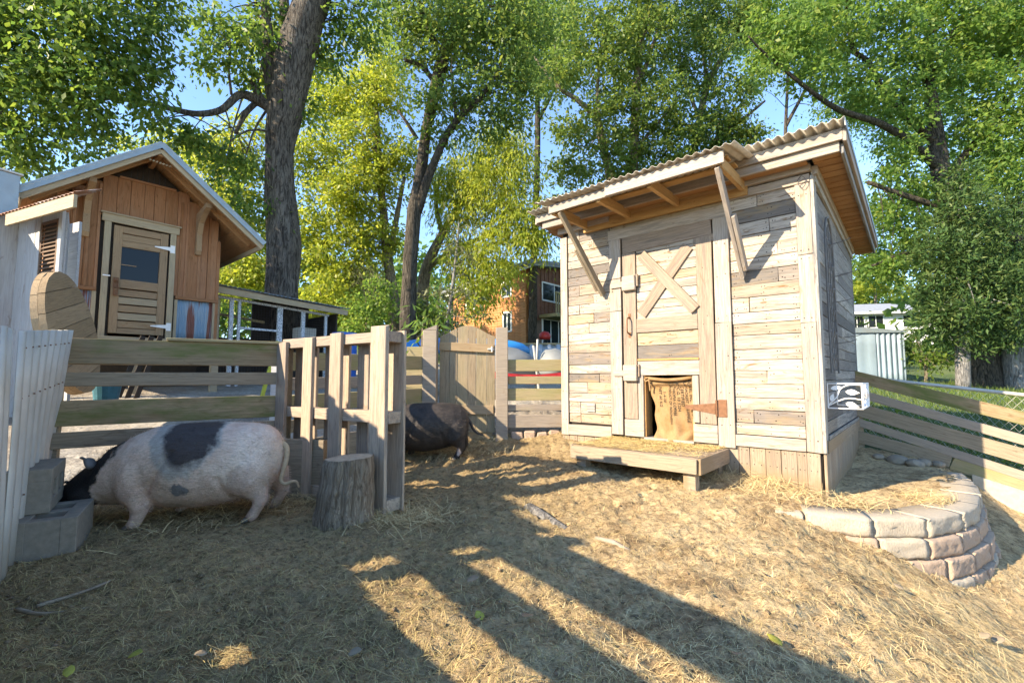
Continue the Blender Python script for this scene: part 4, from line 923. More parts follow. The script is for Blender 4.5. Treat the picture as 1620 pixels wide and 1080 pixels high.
block(DO, 'window_sash', (.112, .0, 2.60), (.30, .008, 2.612), M_coopdoor, .001)
for z_ in (2.95, 1.72):
    h = MB().add([(.76, -.042, z_ - .06), (.76, -.042, z_ + .06), (.70, -.042, z_ + .06), (.70, -.042, z_ + .03), (.50, -.042, z_ + .008), (.50, -.042, z_ - .008), (.70, -.042, z_ - .03), (.70, -.042, z_ - .06),
                  (.76, -.036, z_ - .06), (.76, -.036, z_ + .06), (.70, -.036, z_ + .06), (.70, -.036, z_ + .03), (.50, -.036, z_ + .008), (.50, -.036, z_ - .008), (.70, -.036, z_ - .03), (.70, -.036, z_ - .06)],
                 [[0, 1, 2, 7], [7, 2, 3, 6], [6, 3, 4, 5], [8, 15, 10, 9], [15, 14, 11, 10], [14, 13, 12, 11]] + [[i, (i + 1) % 8, (i + 1) % 8 + 8, i + 8] for i in range(8)])
    part('hinge', h.mesh('hinge'), M_whitemetal, DO)
lk = MB().box((.04, -.03, 2.24), (.10, -.012, 2.40)).tube([(.07, -.02, 2.36), (.07, -.075, 2.36)], .022, 8); lk.tube(spline([(.045, -.03, 2.30), (.045, -.05, 2.22), (.095, -.05, 2.22), (.095, -.03, 2.30)], 3), .007, 6); lk.box((.045, -.065, 2.13), (.095, -.03, 2.22)); part('lock', lk.mesh('lock'), M_rustiron, DO)
block(DO, 'latch_plate', (-.085, -.05, 2.40), (.0, -.037, 2.42), M_whitemetal)
# gable vent and hanging ornament
part('gable_vent', prism('gable_vent', [(.08, 3.93), (.70, 3.93), (xc, 4.19)], .01), M_darkw, CO, Matrix.Translation((0, -.004, 0)))
board(CO, 'trim', (.04, -.012, 3.915), (.74, -.012, 3.915), .035, .03, M_coop)
for q in range(7):
    xx = .17 + q * .07; part('vent_bar', boxmesh('vent_bar', .006, .006, max(.02, roofz(xx) - .06 - 3.93), .001), M_iron, CO, Matrix.Translation((xx, -.012, 3.93 + max(.02, roofz(xx) - .06 - 3.93) / 2)))
# roof: rafters, boarding, sheet, fascia
y0 = -.62
for s, xe in ((-1, -.98), (1, 1.84)):
    ze = roofz(xe); up = Vector((s * pit, 0, 1)).normalized()
    RS = part('roof', corrugated('roof', (xc, y0 - .06, zr + .075), (xe - xc, 0, ze - zr), (0, depth + .9, 0), .07, .009), M_galvroof, CO)
    n_ = 9
    for i in range(n_):
        u0, u1 = (i + .02) / n_, (i + .98) / n_; um = (i + .5) / n_; xm = xc + (xe - xc) * um; zm = zr + (ze - zr) * um + .03
        board(RS, 'roof_board', (xm, y0 + .01, zm), (xm, depth + .3, zm), math.hypot(xe - xc, ze - zr) / n_ - .004, .016, M_soffit, up=(xe - xc, 0, ze - zr))
    board(RS, 'metal_trim', (xc - s * .01, y0 - .05, zr + .06), (xe + s * .02, y0 - .05, ze + .06 - .02), .085, .012, M_bluemetal, up=up)
    board(RS, 'barge_board', (xc, y0 - .012, zr - .025), (xe, y0 - .012, ze - .025), .085, .03, M_cooptrim, up=up)
    board(RS, 'rafter', (xc, y0 + .30, zr - .02), (xe - s * .1, y0 + .30, roofz(xe - s * .1) - .02), .075, .045, M_soffit, up=up)
    board(RS, 'eave_board', (xe - s * .02, y0, ze - .02), (xe - s * .02, depth + .3, ze - .02), .08, .02, M_cooptrim)
board(CO, 'ridge_beam', (xc, y0, zr - .06), (xc, depth, zr - .06), .11, .06, M_soffit)
ch = thing('hanging_chain', 'short string of pale shells hung under the coop ridge', 'chain', (*coop_world(xc, -.55), 4.10), CPn)
for q in range(7): part('shell', tubemesh('shell', [(-.12 + q * .04, 0, -.01 - .02 * q / 6), (-.10 + q * .04, .005, .01 - .02 * q / 6)], [.012, .014], 6), M_cooptrim, ch)
for xb in (-.30, 1.07):                                      # carved brackets
    prof = [(0, 2.93), (0, 3.70), (-.50, 3.78), (-.50, 3.70), (-.34, 3.64), (-.16, 3.50), (-.09, 3.3), (-.10, 3.0), (-.06, 2.93)]
    top = roofz(xb) - .06; k = (top - 2.93) / .85
    me = prism('bracket', [(y, 2.93 + (z - 2.93) * k) for y, z in prof], .075); part('bracket', me, M_coopdoor, CO, Matrix(((0, 1, 0, xb - .037), (1, 0, 0, -.0), (0, 0, 1, 0), (0, 0, 0, 1))))
for (px_, py_) in ((-.45, -.3), (.30, -.3), (1.30, -.3), (-.45, 1.6), (1.3, 1.6)):
    wx, wy = coop_world(px_, py_); block(CO, 'stilt', (px_ - .05, py_ - .05, gz(wx, wy) - .1), (px_ + .05, py_ + .05, 1.42), M_cooptrim)
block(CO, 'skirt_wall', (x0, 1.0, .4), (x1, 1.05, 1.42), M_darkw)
# aviary run attached at the right
AV = thing('aviary_run', 'low screened poultry run with silver-edged posts beside the coop', 'aviary', (-5.88, 6.7, 0), CPn)
ya = .62
part('roof', corrugated('roof', (1.44, ya - .32, 2.56), (2.55, 0, -.17), (0, 1.9, .25), .076, .009), M_bluemetal, AV); board(AV, 'fascia', (1.44, ya - .25, 2.475), (3.97, ya - .25, 2.31), .11, .03, M_cooptrim)
M_silver = None
def silvermat():
    m, t, b, out = nodes('silver edging'); v = coords(t, (1, 1, 1), True); n = noise(t, v, 55, 3, .7)
    t.links.new(ramp(t, n, [(.4, (.16, .18, .20)), (.58, (.62, .66, .70))]), b.inputs['Base Color']); b.inputs['Roughness'].default_value = .45; return m
M_silver = silvermat()
for x_, w_ in ((1.80, .07), (1.93, .05), (2.66, .10), (3.12, .07), (3.60, .055)):
    wx, wy = coop_world(x_, ya); board(AV, 'post', (x_, ya - .02, gz(wx, wy)), (x_, ya - .02, 2.40 - .06 * (x_ - 1.44)), w_, .05, M_silver, up=(1, 0, 0))
board(AV, 'post', (1.56, ya, .8), (1.56, ya, 2.42), .11, .05, M_cooptrim, up=(1, 0, 0))
board(AV, 'rail', (1.56, ya - .03, 2.385), (3.66, ya - .03, 2.245), .045, .04, M_silver); board(AV, 'rail', (1.93, ya - .02, 1.845), (2.64, ya - .02, 1.835), .04, .04, M_silver)
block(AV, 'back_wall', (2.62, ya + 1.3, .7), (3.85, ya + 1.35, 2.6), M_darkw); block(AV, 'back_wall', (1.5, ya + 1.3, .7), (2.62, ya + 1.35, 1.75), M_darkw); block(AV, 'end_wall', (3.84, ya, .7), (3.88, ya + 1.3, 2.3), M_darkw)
board(AV, 'crossbar', (1.6, ya + .7, 2.18), (2.65, ya + .7, 2.06), .05, .04, M_greenw)
wm = MB(); 
for i in range(43): x_ = 1.62 + i * .05; wm.tube([(x_, ya - .012, .9), (x_, ya - .012, 2.36 - .06 * (x_ - 1.6))], .0022, 3, False)
for i in range(29): z_ = .92 + i * .05; wm.tube([(1.62, ya - .008, z_), (3.62, ya - .008, min(z_, 2.25))], .0022, 3, False)
part('wire_mesh', wm.mesh('wire_mesh'), M_iron, AV, kind='stuff')
block(AV, 'nest_box', (3.18, ya + .3, 1.55), (3.56, ya + .6, 1.98), M_galv)
# whitewashed outbuilding at the left edge
OB = thing('outbuilding', 'flaking whitewashed outbuilding at the left edge with a brown louvred shutter', 'outbuilding', (-5.62, 5.20, 0), math.atan2(-.406, .914))
x = 0.0; r = random.Random(9)
for a, b in ((.0, .40), (.403, .50), (.88, .955)):
    n_ = max(1, round((b - a) / .2)); 
    for i in range(n_): u0 = a + (b - a) * i / n_; u1 = a + (b - a) * (i + 1) / n_; board(OB, 'wall_board', ((u0 + u1) / 2, 0, .5), ((u0 + u1) / 2, 0, 2.72), u1 - u0 - .004, .03, M_white, up=(1, 0, 0))
board(OB, 'wall_board', (.69, .012, .5), (.69, .012, 1.93), .375, .02, M_white, up=(1, 0, 0)); board(OB, 'wall_board', (.69, .012, 2.63), (.69, .012, 2.75), .375, .02, M_white, up=(1, 0, 0))
SHT = part('shutter', boxmesh('shutter', .03, .02, .70, .003), M_shut, OB, Matrix.Translation((.515, .0, 2.28)))
block(SHT, 'frame', (.845, -.012, 1.93), (.876, .01, 2.63), M_shut); block(SHT, 'frame', (.53, -.012, 1.93), (.845, .01, 1.96), M_shut); block(SHT, 'frame', (.53, -.012, 2.60), (.845, .01, 2.63), M_shut)
for i in range(14): z_ = 1.985 + i * .0445; board(SHT, 'slat', (.53, .0, z_), (.845, .0, z_), .034, .008, M_shut, up=(0, .6, .8), bev=.001, jit=0)
block(SHT, 'backing', (.53, .014, 1.95), (.845, .02, 2.61), M_darkw)
for i in range(6): y_ = -.10 - i * .2; board(OB, 'wall_board', (-.02, y_, .5), (-.02, y_, 2.74), .195, .03, M_white, up=(0, 1, 0))
board(OB, 'wall', (.93, .03, 1.6), (.30, .30, 1.6), 2.2, .03, M_white); block(OB, 'wall', (-.1, .40, .5), (.30, .43, 2.8), M_white)
OR = part('roof', corrugated('roof', (-.12, -.24, 2.69), (1.86, 0, 0), (-.3, .34, .2), .076, .008), M_rustroof, OB)
board(OR, 'fascia', (.33, -.22, 2.615), (1.70, -.22, 2.615), .125, .03, M_cooptrim); board(OR, 'fascia', (-.11, -.22, 2.63), (-.11, -1.4, 2.63), .10, .03, M_cooptrim)
part('side_roof', corrugated('side_roof', (.02, -.22, 2.70), (0, -1.2, 0), (-1.2, 0, .5), .076, .008), M_rustroof, OR)
CB_ = thing('metal_flue_box', 'blue grey sheet-metal box standing on the rusty outbuilding roof', 'flue', (-6.1, 5.30, 0), math.atan2(-.406, .914))
block(CB_, 'box', (-.25, -.14, 2.76), (.10, .20, 3.36), M_bluemetal, .006); block(CB_, 'cap', (-.27, -.16, 3.362), (.12, .22, 3.385), M_galv)
# cable spool flange leaning there
SP = thing('cable_spool_top', 'big round plank spool end leaning between the whitewashed outbuilding and the coop', 'spool', (-4.26, 4.45, 1.36))
nrm = Vector((.86, .42, .20)).normalized(); SP.rotation_euler = nrm.to_track_quat('Y', 'Z').to_euler()
Rd = .59
for lay, ang, nb in ((0, .0, 7), (1, 1.57, 7)):
    for i in range(nb):
        a, b = -Rd + 2 * Rd * i / nb + .003, -Rd + 2 * Rd * (i + 1) / nb - .003
        zs_ = np.linspace(a, b, 5); R_ = Rd - .0
        pr = [(-math.sqrt(max(.0, R_ * R_ - z * z)), z) for z in zs_] + [(math.sqrt(max(.0, R_ * R_ - z * z)), z) for z in zs_[::-1]]
        me = prism('plank', pr, .048); part('plank', me, M_spool, SP, Matrix.Translation((0, -.05 * lay - .048 + .048, 0)) @ Matrix.Rotation(ang + rad(14), 4, 'Y'))
# ------------------------------------------------------------------ houses beyond
def rectplate(par, nm, O, A, B, t, mat, label=None):
    O, A, B = Vector(O), Vector(A), Vector(B); c = O + (A + B) / 2; M = Matrix((A.normalized(), B.normalized().cross(A.normalized()), B.normalized())).transposed().to_4x4(); M.translation = c
    return part(nm, boxmesh(nm, A.length, t, B.length, .004), mat, par, M, label)
def lapmat(name, c1, c2, s):
    m, t, b, out = nodes(name); v = coords(t, (1, 1, 1), False); n = noise(t, v, 6, 5, .65); n2 = noise(t, coords(t, (3, 3, 22), False), 2, 3)
    t.links.new(mix(t, 1.0, mix(t, ramp(t, n, [(.35, 0.0), (.65, 1.0)]), c1, c2), ramp(t, n2, [(.3, .75), (.65, 1.15)]), 'MULTIPLY'), b.inputs['Base Color']); b.inputs['Roughness'].default_value = .85; return m
M_orangebrick = lapmat('orange shingle siding', (.40, .15, .05), (.47, .215, .085), 1)
M_brown = lapmat('brown siding', (.17, .075, .045), (.20, .09, .055), 1); M_stonedark = plain('fieldstone veneer', (.17, .115, .085), .9, 0, .5, 3, .4, .03)
M_offwhite = plain('white siding', (.74, .74, .75), .7, 0, .05, 4, 0); M_slate = plain('grey shingle roof', (.24, .26, .29), .85, 0, .15, 5, .1); M_frame = plain('white window frame', (.7, .72, .72), .5, 0, .05)
HS = thing('brown_house', 'two-storey house with sunlit orange shingle end and brown balcony side beyond the gate', 'house', (.63, 21, 0), CPn)
hz0, hz1 = 1.8, 5.85
La = 4.9
# shingled end runs back-left along local Y; its courses are built
nrow = 30
part('wall', prism('wall', [(0, hz0), (La, hz0), (La, 5.25), (0, hz1)], .2), M_orangebrick, HS, Matrix(((0, 1, 0, 0.0), (1, 0, 0, 0), (0, 0, 1, 0), (0, 0, 0, 1))))
for i in range(nrow):
    z_ = hz0 + .06 + i * .128; ln = La if z_ < 5.2 else La * max(0, (hz1 - z_) / (hz1 - 5.25))
    if ln > .3: board(HS, 'shingle_course', (-.012, 0.0, z_), (-.012, ln, z_), .124, .02, M_orangebrick, up=(.12, 0, 1), jit=.0)
rectplate(HS, 'wall', (.2, .0, hz0), (7, 0, 0), (0, 0, 4.5), .2, M_brown); rectplate(HS, 'stone_wall', (.02, -.13, hz0), (7, 0, 0), (0, 0, 1.75), .06, M_stonedark)
for i in range(22): board(HS, 'batten', (.1 + i * .3, -.115, 3.6), (.1 + i * .3, -.115, 6.2), .05, .03, M_brown, up=(1, 0, 0))
rectplate(HS, 'wall', (7, 0, hz0), (0, La, 0), (0, 0, 4.4), .1, M_brown); rectplate(HS, 'wall', (0, La, hz0), (7, 0, 0), (0, 0, 3.4), .1, M_brown)
ro = part('roof', prism('roof', [(-.4, hz1 + .02), (7.6, 6.95), (7.6, 7.1), (-.4, hz1 + .16)], .5), M_slate, HS, Matrix.Translation((0, -.6, 0)))
rectplate(HS, 'roof_slope', (-.45, La + .6, 5.28), (0, -La - 1.2, .76), (8.2, 0, 1.15), .14, M_slate)
board(HS, 'barge_board', (-.28, -.5, hz1 + .06), (-.28, La + .4, 5.22), .2, .06, M_frame)
def hwin(par, O, A, B, n=2, mat=M_frame):
    O, A, B = Vector(O), Vector(A), Vector(B); nrm_ = A.cross(B).normalized()
    wnd = rectplate(par, 'window', O, A, B, .03, M_glass); f = MB(); a, b = A.normalized(), B.normalized()
    f.bar(O, O + A, .07, .06, up=b); f.bar(O + B, O + A + B, .07, .06, up=b); f.bar(O, O + B, .07, .06, up=a); f.bar(O + A, O + A + B, .07, .06, up=a)
    for i in range(1, n): f.bar(O + A * i / n, O + A * i / n + B, .05, .055, up=a)
    part('frame', f.mesh('frame'), mat, wnd)
hwin(HS, (-.03, 3.9, 4.35), (0, -.62, 0), (0, 0, .75)); hwin(HS, (-.03, 3.9, 2.55), (0, -.55, 0), (0, 0, .75)); hwin(HS, (-.03, 1.35, 3.05), (0, -.5, 0), (0, 0, .9)); hwin(HS, (-.03, 1.45, 4.7), (0, -.6, 0), (0, 0, .7))
hwin(HS, (1.05, -.13, 4.55), (1.9, 0, 0), (0, 0, .85), 2); hwin(HS, (1.0, -.18, hz0 + .35), (1.9, 0, 0), (0, 0, 1.5), 3)
BL = part('balcony', boxmesh('balcony', 4.6, 1.0, .16, .01), M_greenw, HS, Matrix.Translation((2.95, -.75, 3.72)))
board(BL, 'rail', (.65, -1.2, 4.72), (5.25, -1.2, 4.72), .09, .1, M_greenw)
for i in range(26): board(BL, 'baluster', (.7 + i * .175, -1.2, 3.8), (.7 + i * .175, -1.2, 4.68), .07, .04, M_greenw, up=(1, 0, 0))
WH = thing('white_house', 'far white house with a low grey roof behind the metal garden shed', 'house', (30.5, 42, 0), rad(-12))
wb = 3.4
rectplate(WH, 'wall', (-3.4, 0, wb), (14, 0, 0), (0, 0, 3.3), .2, M_offwhite); rectplate(WH, 'wall', (-3.4, 0, wb), (0, 7, 0), (0, 0, 3.3), .2, M_offwhite)
rectplate(WH, 'roof', (-3.8, -.6, wb + 3.25), (14.8, 0, 0), (0, 3.6, 1.15), .15, M_slate); rectplate(WH, 'roof', (-3.8, 6.8, wb + 3.2), (14.8, 0, 0), (0, -3.85, 1.2), .15, M_slate); board(WH, 'gutter', (-3.8, -.62, wb + 3.2), (11, -.62, wb + 3.2), .2, .1, M_frame)
for i in range(24): board(WH, 'siding_board', (-3.4, -.115, wb + .07 + i * .135), (10.6, -.115, wb + .07 + i * .135), .13, .02, M_offwhite, up=(0, .12, 1), jit=0)
hwin(WH, (.1, -.14, wb + 1.9), (1.2, 0, 0), (0, 0, 1.1)); hwin(WH, (1.6, -.14, wb + 1.9), (1.2, 0, 0), (0, 0, 1.1)); hwin(WH, (4.3, -.14, wb + 1.9), (1.2, 0, 0), (0, 0, 1.1))
GS = thing('metal_garden_shed', 'pale blue ribbed metal garden shed on the lawn behind the board fence', 'shed', (13.1, 15.6, .62), rad(-8))
part('wall', corrugated('wall', (-2.6, 0, 0), (1.85, 0, 0), (0, 0, 1.82), .4, .006, True), plain('pale blue metal', (.27, .345, .40), .4, .2, .08, 3, 0), GS)  # blue darkened so the colour carries the shade of the trees
part('wall', corrugated('wall', (-.75, 0, 0), (.85, 0, 0), (0, 0, 1.80), .17, .022, True), bpy.data.materials['pale blue metal'], GS)
part('wall', corrugated('wall', (.10, 0.01, 0), (.25, 2.2, 0), (0, 0, 1.80), .17, .02, True), bpy.data.materials['pale blue metal'], GS)
part('roof', prism('roof', [(-2.7, 1.82), (.2, 1.80), (.2, 1.85), (-1.2, 2.0), (-2.7, 1.87)], 2.3), M_bluemetal, GS, Matrix.Translation((0, -.06, 0)))
# low retaining wall of grey sheet beyond the gate fence, grill, kayak, covered boat, red cloth
SW = thing('sheet_retaining_wall', 'grey corrugated retaining wall below the grass in front of the brown house', 'retaining wall', (0, 0, 0))
part('sheet', corrugated('sheet', (-1.5, 13.3, .8), (5.5, -.35, 0), (0, 0, 1.05), .25, .03, True), plain('grey blue sheet', (.30, .34, .37), .6, .2, .15, 4, 0), SW); board(SW, 'cap_board', (-1.5, 13.33, 1.87), (4.0, 12.98, 1.87), .05, .12, M_greenw)
KY = thing('kayak', 'bright blue kayak lying upside down beyond the fence right of the gate', 'kayak', (-.98, 9.3, 1.58), .12)
u = np.linspace(-1, 1, 19); n_ = 16; V_ = []
for a in u:
    w_ = .34 * (1 - abs(a) ** 2.4) ** .8 + .004; h_ = .24 * (1 - abs(a) ** 3.2) ** .6 + .004
    for j in range(n_): q = 2 * math.pi * j / n_; V_.append((a * 1.35, w_ * math.cos(q), (h_ * math.sin(q) if math.sin(q) > 0 else .10 * math.sin(q)) + .05 * a * a - .12))
me = bpy.data.meshes.new('hull'); me.from_pydata(V_, [], [[i * n_ + j, i * n_ + (j + 1) % n_, (i + 1) * n_ + (j + 1) % n_, (i + 1) * n_ + j] for i in range(18) for j in range(n_)]); part('hull', me, plain('blue plastic', (.02, .22, .52), .35, 0, .06, 3, 0), KY, smooth=True)
part('keel_strip', tubemesh('keel_strip', [(a * 1.3, 0, .24 * (1 - abs(a) ** 3.2) ** .6 + .05 * a * a - .118) for a in np.linspace(-.96, .96, 13)], .012, 6), bpy.data.materials['blue plastic'], KY)
def lump(name, dims, seed, res=3, amp=.18, sq=0.0):
    bm = bmesh.new(); bmesh.ops.create_icosphere(bm, subdivisions=res, radius=1)
    for v in bm.verts:
        c = v.co.copy(); k = 1 + amp * mnoise.noise(c * 1.6 + Vector((seed, 0, 0))) + amp * .4 * mnoise.noise(c * 4.5 + Vector((0, seed, 0)))
        v.co = Vector((c.x * dims[0] * k, c.y * dims[1] * k, c.z * dims[2] * k))
        if v.co.z < -dims[2] * .45: v.co.z = -dims[2] * .45
    me = bpy.data.meshes.new(name); bm.to_mesh(me); bm.free(); return me
M_tarp = plain('grey tarpaulin', (.19, .20, .20), .55, 0, .12, 5, .2, .02)
BT = tag(part('covered_boat', lump('covered_boat', (1.0, .55, .42), 3), M_tarp, smooth=True), 'grey tarpaulin-covered boat under the blue kayak', 'boat'); BT.location = (-.45, 9.0, 1.12)
BT2 = tag(part('tarp_heap', lump('tarp_heap', (.35, .4, .34), 8), M_tarp, smooth=True), 'small grey tarpaulin heap beside the shed corner, right of the kayak', 'tarp'); BT2.location = (.80, 8.8, 1.12)
for i, (x_, y_, zt, tl, lb) in enumerate(((.52, 9.4, 1.70, .05, 'tall grey pole leaning among the tarpaulins near the shed corner'), (.40, 8.6, 1.52, -.12, 'short slanted grey bar resting on the covered boat'))):
    o = tag(part('pole', tubemesh('pole', [(x_ - tl, y_, gz(x_, y_)), (x_, y_, zt)], .022, 8), M_galv), lb, 'pole')
RC = tag(part('red_cloth', npmesh('red_cloth', np.array([(-.3 + 1.2 * i / 24, 7.2, .93 + .10 * j / 4 - .10 * math.sin(math.pi * i / 24) * (1 - j / 8)) + np.array([0, .03 * math.sin(i * 1.1 + j), 0]) for j in range(5) for i in range(25)]),
    np.array([[j * 25 + i, j * 25 + i + 1, (j + 1) * 25 + i + 1, (j + 1) * 25 + i] for j in range(4) for i in range(24)])), plain('red cloth', (.35, .02, .03), .8, 0, .2, 8, 0), smooth=True), 'red cloth slung behind the boards of the fence left of the shed', 'cloth')
BQ = thing('barbecue_grill', 'small red kettle grill on the patio of the brown house', 'grill', (*at(862, 545, 19)[:2], 1.95))
part('bowl', lump('bowl', (.26, .26, .24), 1, 2, 0), plain('red enamel', (.42, .03, .025), .3), BQ, Matrix.Translation((0, 0, .62)), smooth=True)
for a in (0, 2.1, 4.2): part('leg', tubemesh('leg', [(.08 * math.cos(a), .08 * math.sin(a), .5), (.25 * math.cos(a), .25 * math.sin(a), 0)], .015, 6), M_iron, BQ)
# blue barrel, ladder, stones, bits under the coop
BB = thing('plastic_barrel', 'blue plastic barrel behind the pallet, its rim above the boards', 'barrel', (-3.40, 9.4, .80)); BB.scale = (.74, .74, 1.0)
BSD = thing('barrel_stand', 'low timber stand under the blue plastic barrel', 'stand', (-3.40, 9.4, .70))
block(BSD, 'top', (-.35, -.35, .03), (.35, .35, .095), M_fence2)
for dx in (-.3, .3):
    for dy in (-.3, .3): block(BSD, 'leg', (dx - .05, dy - .05, -.1), (dx + .05, dy + .05, .028), M_fence2)
part('drum', tubemesh('drum', [(0, 0, 0), (0, 0, .05), (0, 0, .3), (0, 0, .32), (0, 0, .6), (0, 0, .62), (0, 0, .93), (0, 0, 1.0)], [.30, .32, .33, .345, .345, .33, .325, .31], 24), plain('blue drum plastic', (.015, .13, .50), .4, 0, .06, 3, 0), BB); part('rim', tubemesh('rim', [(0, 0, .985), (0, 0, 1.03)], [.325, .325], 24), bpy.data.materials['blue drum plastic'], BB)
LD = thing('yellow_pole', 'yellow green bar propped behind the right end of the mossy fence', 'pole', (0, 0, 0)); part('bar', tubemesh('bar', [at(411, 640, 6.2), at(425, 590, 6.3), at(440, 540, 6.4)], .03, 4), plain('yellow green paint', (.50, .50, .06), .5), LD)
for i, (x_, y_, Y_, s_, lb) in enumerate(((268, 630, 5.6, .15, 'round tan boulder on the gravel seen between the mossy fence boards'), (245, 636, 5.2, .09, 'small pale rock left of the tan boulder behind the fence'))):
    p_ = at(x_, y_, Y_); o = tag(part('field_rock', lump('field_rock', (s_, s_ * .8, s_ * .75), 11 + i * 3), M_rock, smooth=True), lb, 'rock'); o.location = (p_[0], p_[1], gz(p_[0], p_[1]) + s_ * .3)
p_ = at(378, 632, 5.9); o = tag(part('black_tarp', lump('black_tarp', (.42, .25, .12), 31), plain('black sheet', (.04, .045, .05), .5), smooth=True), 'low black plastic-covered mound behind the mossy fence', 'tarp'); o.location = (p_[0], p_[1], gz(p_[0], p_[1]) + .06)
p_ = at(440, 600, 5.4); PW = thing('white_post', 'short whitish post behind the right end of the mossy fence', 'post', (p_[0], p_[1], 0)); block(PW, 'post', (-.06, -.05, .2), (.06, .05, 1.1), M_white)
for i in range(3):
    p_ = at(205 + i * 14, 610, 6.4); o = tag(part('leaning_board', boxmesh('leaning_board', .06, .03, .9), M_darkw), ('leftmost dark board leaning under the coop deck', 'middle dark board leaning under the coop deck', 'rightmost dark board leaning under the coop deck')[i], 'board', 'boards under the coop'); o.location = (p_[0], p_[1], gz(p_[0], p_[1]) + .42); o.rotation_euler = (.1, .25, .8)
p_ = at(168, 630, 6.0); o = tag(part('teal_tub', tubemesh('teal_tub', [(0, 0, 0), (0, 0, .22)], [.12, .15], 16), plain('teal plastic', (.03, .12, .15), .5)), 'small teal tub under the coop deck', 'tub'); o.location = (p_[0], p_[1], gz(p_[0], p_[1]))
GP = thing('planter_box', 'square wooden planter box with leafy plant left of the gate post', 'planter', (-1.38, 6.9, 0)); 
for dx, dy, sx_2, sy_2 in ((0, -.14, .15, .012), (0, .14, .15, .012), (-.14, 0, .012, .128), (.14, 0, .012, .128)): block(GP, 'side', (dx - sx_2, dy - sy_2, .3), (dx + sx_2, dy + sy_2, 1.38), M_greenw)
block(GP, 'soil', (-.128, -.128, 1.2), (.128, .128, 1.34), M_darkw)
# ------------------------------------------------------------------ pigs
def pig_body(name, scale=1.0, voxel=.0125, head_low=0.0):
    bm = bmesh.new()
    def loft(rings, n=28):
        prev = None; first = last = None
        for (x, y, z, ry, rz_, tl) in rings:
            vs = [bm.verts.new((x + rz_ * math.sin(a) * tl, y + ry * math.cos(a), z + rz_ * math.sin(a))) for a in np.linspace(0, 2 * math.pi, n, endpoint=False)]
            if prev: [bm.faces.new((prev[i], vs[i], vs[(i + 1) % n], prev[(i + 1) % n])) for i in range(n)]
            else: first = vs
            prev = vs
        bm.faces.new(first); bm.faces.new(prev[::-1])
    # trunk, rump to neck (+x is the nose end)
    R = np.array([(-.525, 0, .42, .04, .05, 0), (-.515, 0, .415, .10, .11, 0), (-.48, 0, .405, .155, .175, 0), (-.42, 0, .40, .195, .222, 0), (-.32, 0, .39, .232, .25, 0), (-.18, 0, .378, .256, .272, 0), (0, 0, .366, .268, .282, 0),
         (.14, 0, .368, .258, .272, 0), (.27, 0, .37, .228, .252, 0), (.38, 0, .355, .20, .228, -.1), (.47, 0, .335, .178, .20, -.15), (.55, 0, .315, .160, .178, -.2), (.58, 0, .30, .10, .11, -.2)])
    loft([tuple(r) for r in R])
    loft([(.42, 0, .335, .12, .14, -.2), (.50, 0, .315, .155, .17, -.2), (.58, 0, .29, .148, .155, -.2), (.66, 0, .255, .125, .13, -.2), (.73, 0, .215, .095, .10, -.2), (.80, 0, .165, .068, .072, -.2), (.86, 0, .12, .056, .058, -.2), (.90, 0, .09, .055, .055, -.3), (.912, 0, .08, .05, .05, -.3)])
    def sph(c, r, s=(1, 1, 1)):
        g = bmesh.ops.create_icosphere(bm, subdivisions=3, radius=r)
        for v in g['verts']: v.co = Vector((v.co.x * s[0], v.co.y * s[1], v.co.z * s[2])) + Vector(c)
    for sy in (1, -1):
        sph((.30, sy * .15, .30), .12, (1.0, .75, 1.35)); sph((-.34, sy * .14, .33), .15, (1.0, .72, 1.15)); sph((.60, sy * .085, .22), .085, (1.2, .9, 1))
        off = 0 if sy > 0 else -.15
        for ch in ([(.29 + off, .15, .25, .095), (.275 + off, .15, .17, .07), (.27 + off, .15, .115, .05), (.285 + off, .15, .06, .038), (.30 + off, .15, .03, .04), (.32 + off, .15, .012, .034)],
                   [(-.36 + off * .5, .14, .26, .11), (-.40 + off * .5, .14, .19, .072), (-.425 + off * .5, .14, .135, .047), (-.40 + off * .5, .14, .08, .036), (-.375 + off * .5, .14, .035, .038), (-.355 + off * .5, .14, .012, .034)]):
            P = np.array([(x, sy * y, z) for x, y, z, r in ch]); Rr = [r for *_, r in ch]
            Vv, Ff = tubevf(P, Rr, 16, True); base = [bm.verts.new(v) for v in Vv]
            for f in Ff: bm.faces.new([base[i] for i in f])
    me = bpy.data.meshes.new('tmp'); bmesh.ops.recalc_face_normals(bm, faces=bm.faces); bm.to_mesh(me); bm.free()
    o = bpy.data.objects.new('tmp', me); COL.objects.link(o)
    md = o.modifiers.new('r', 'REMESH'); md.mode = 'VOXEL'; md.voxel_size = voxel
    ms = o.modifiers.new('s', 'SMOOTH'); ms.iterations = 7; ms.factor = .5
    out = bpy.data.meshes.new_from_object(o.evaluated_get(bpy.context.evaluated_depsgraph_get())); bpy.data.objects.remove(o); out.name = name; out.materials.clear()
    n = len(out.vertices); co = np.empty(n * 3, np.float32); out.vertices.foreach_get('co', co); co = co.reshape(-1, 3)
    # skin folds: behind the shoulder, at elbow and flank
    for i in range(n):
        x, y, z = co[i]; k = .004 * mnoise.noise(Vector((x * 7, y * 7, z * 7))) + .0016 * mnoise.noise(Vector((x * 30, y * 30, z * 18)))
        if z > .15 and -.5 < x < .5: k += -.009 * math.exp(-((x - .15 + .5 * (z - .35)) / .02) ** 2) * (z < .5) - .008 * math.exp(-((x + .22 - .3 * (z - .2)) / .02) ** 2) * (z < .32)
        r_ = math.hypot(y, z - .37) + 1e-6; co[i, 1] += y / r_ * k * 1.5; co[i, 2] += (z - .37) / r_ * k
    out.vertices.foreach_set('co', (co * scale).ravel().astype(np.float32)); out.update(); return out
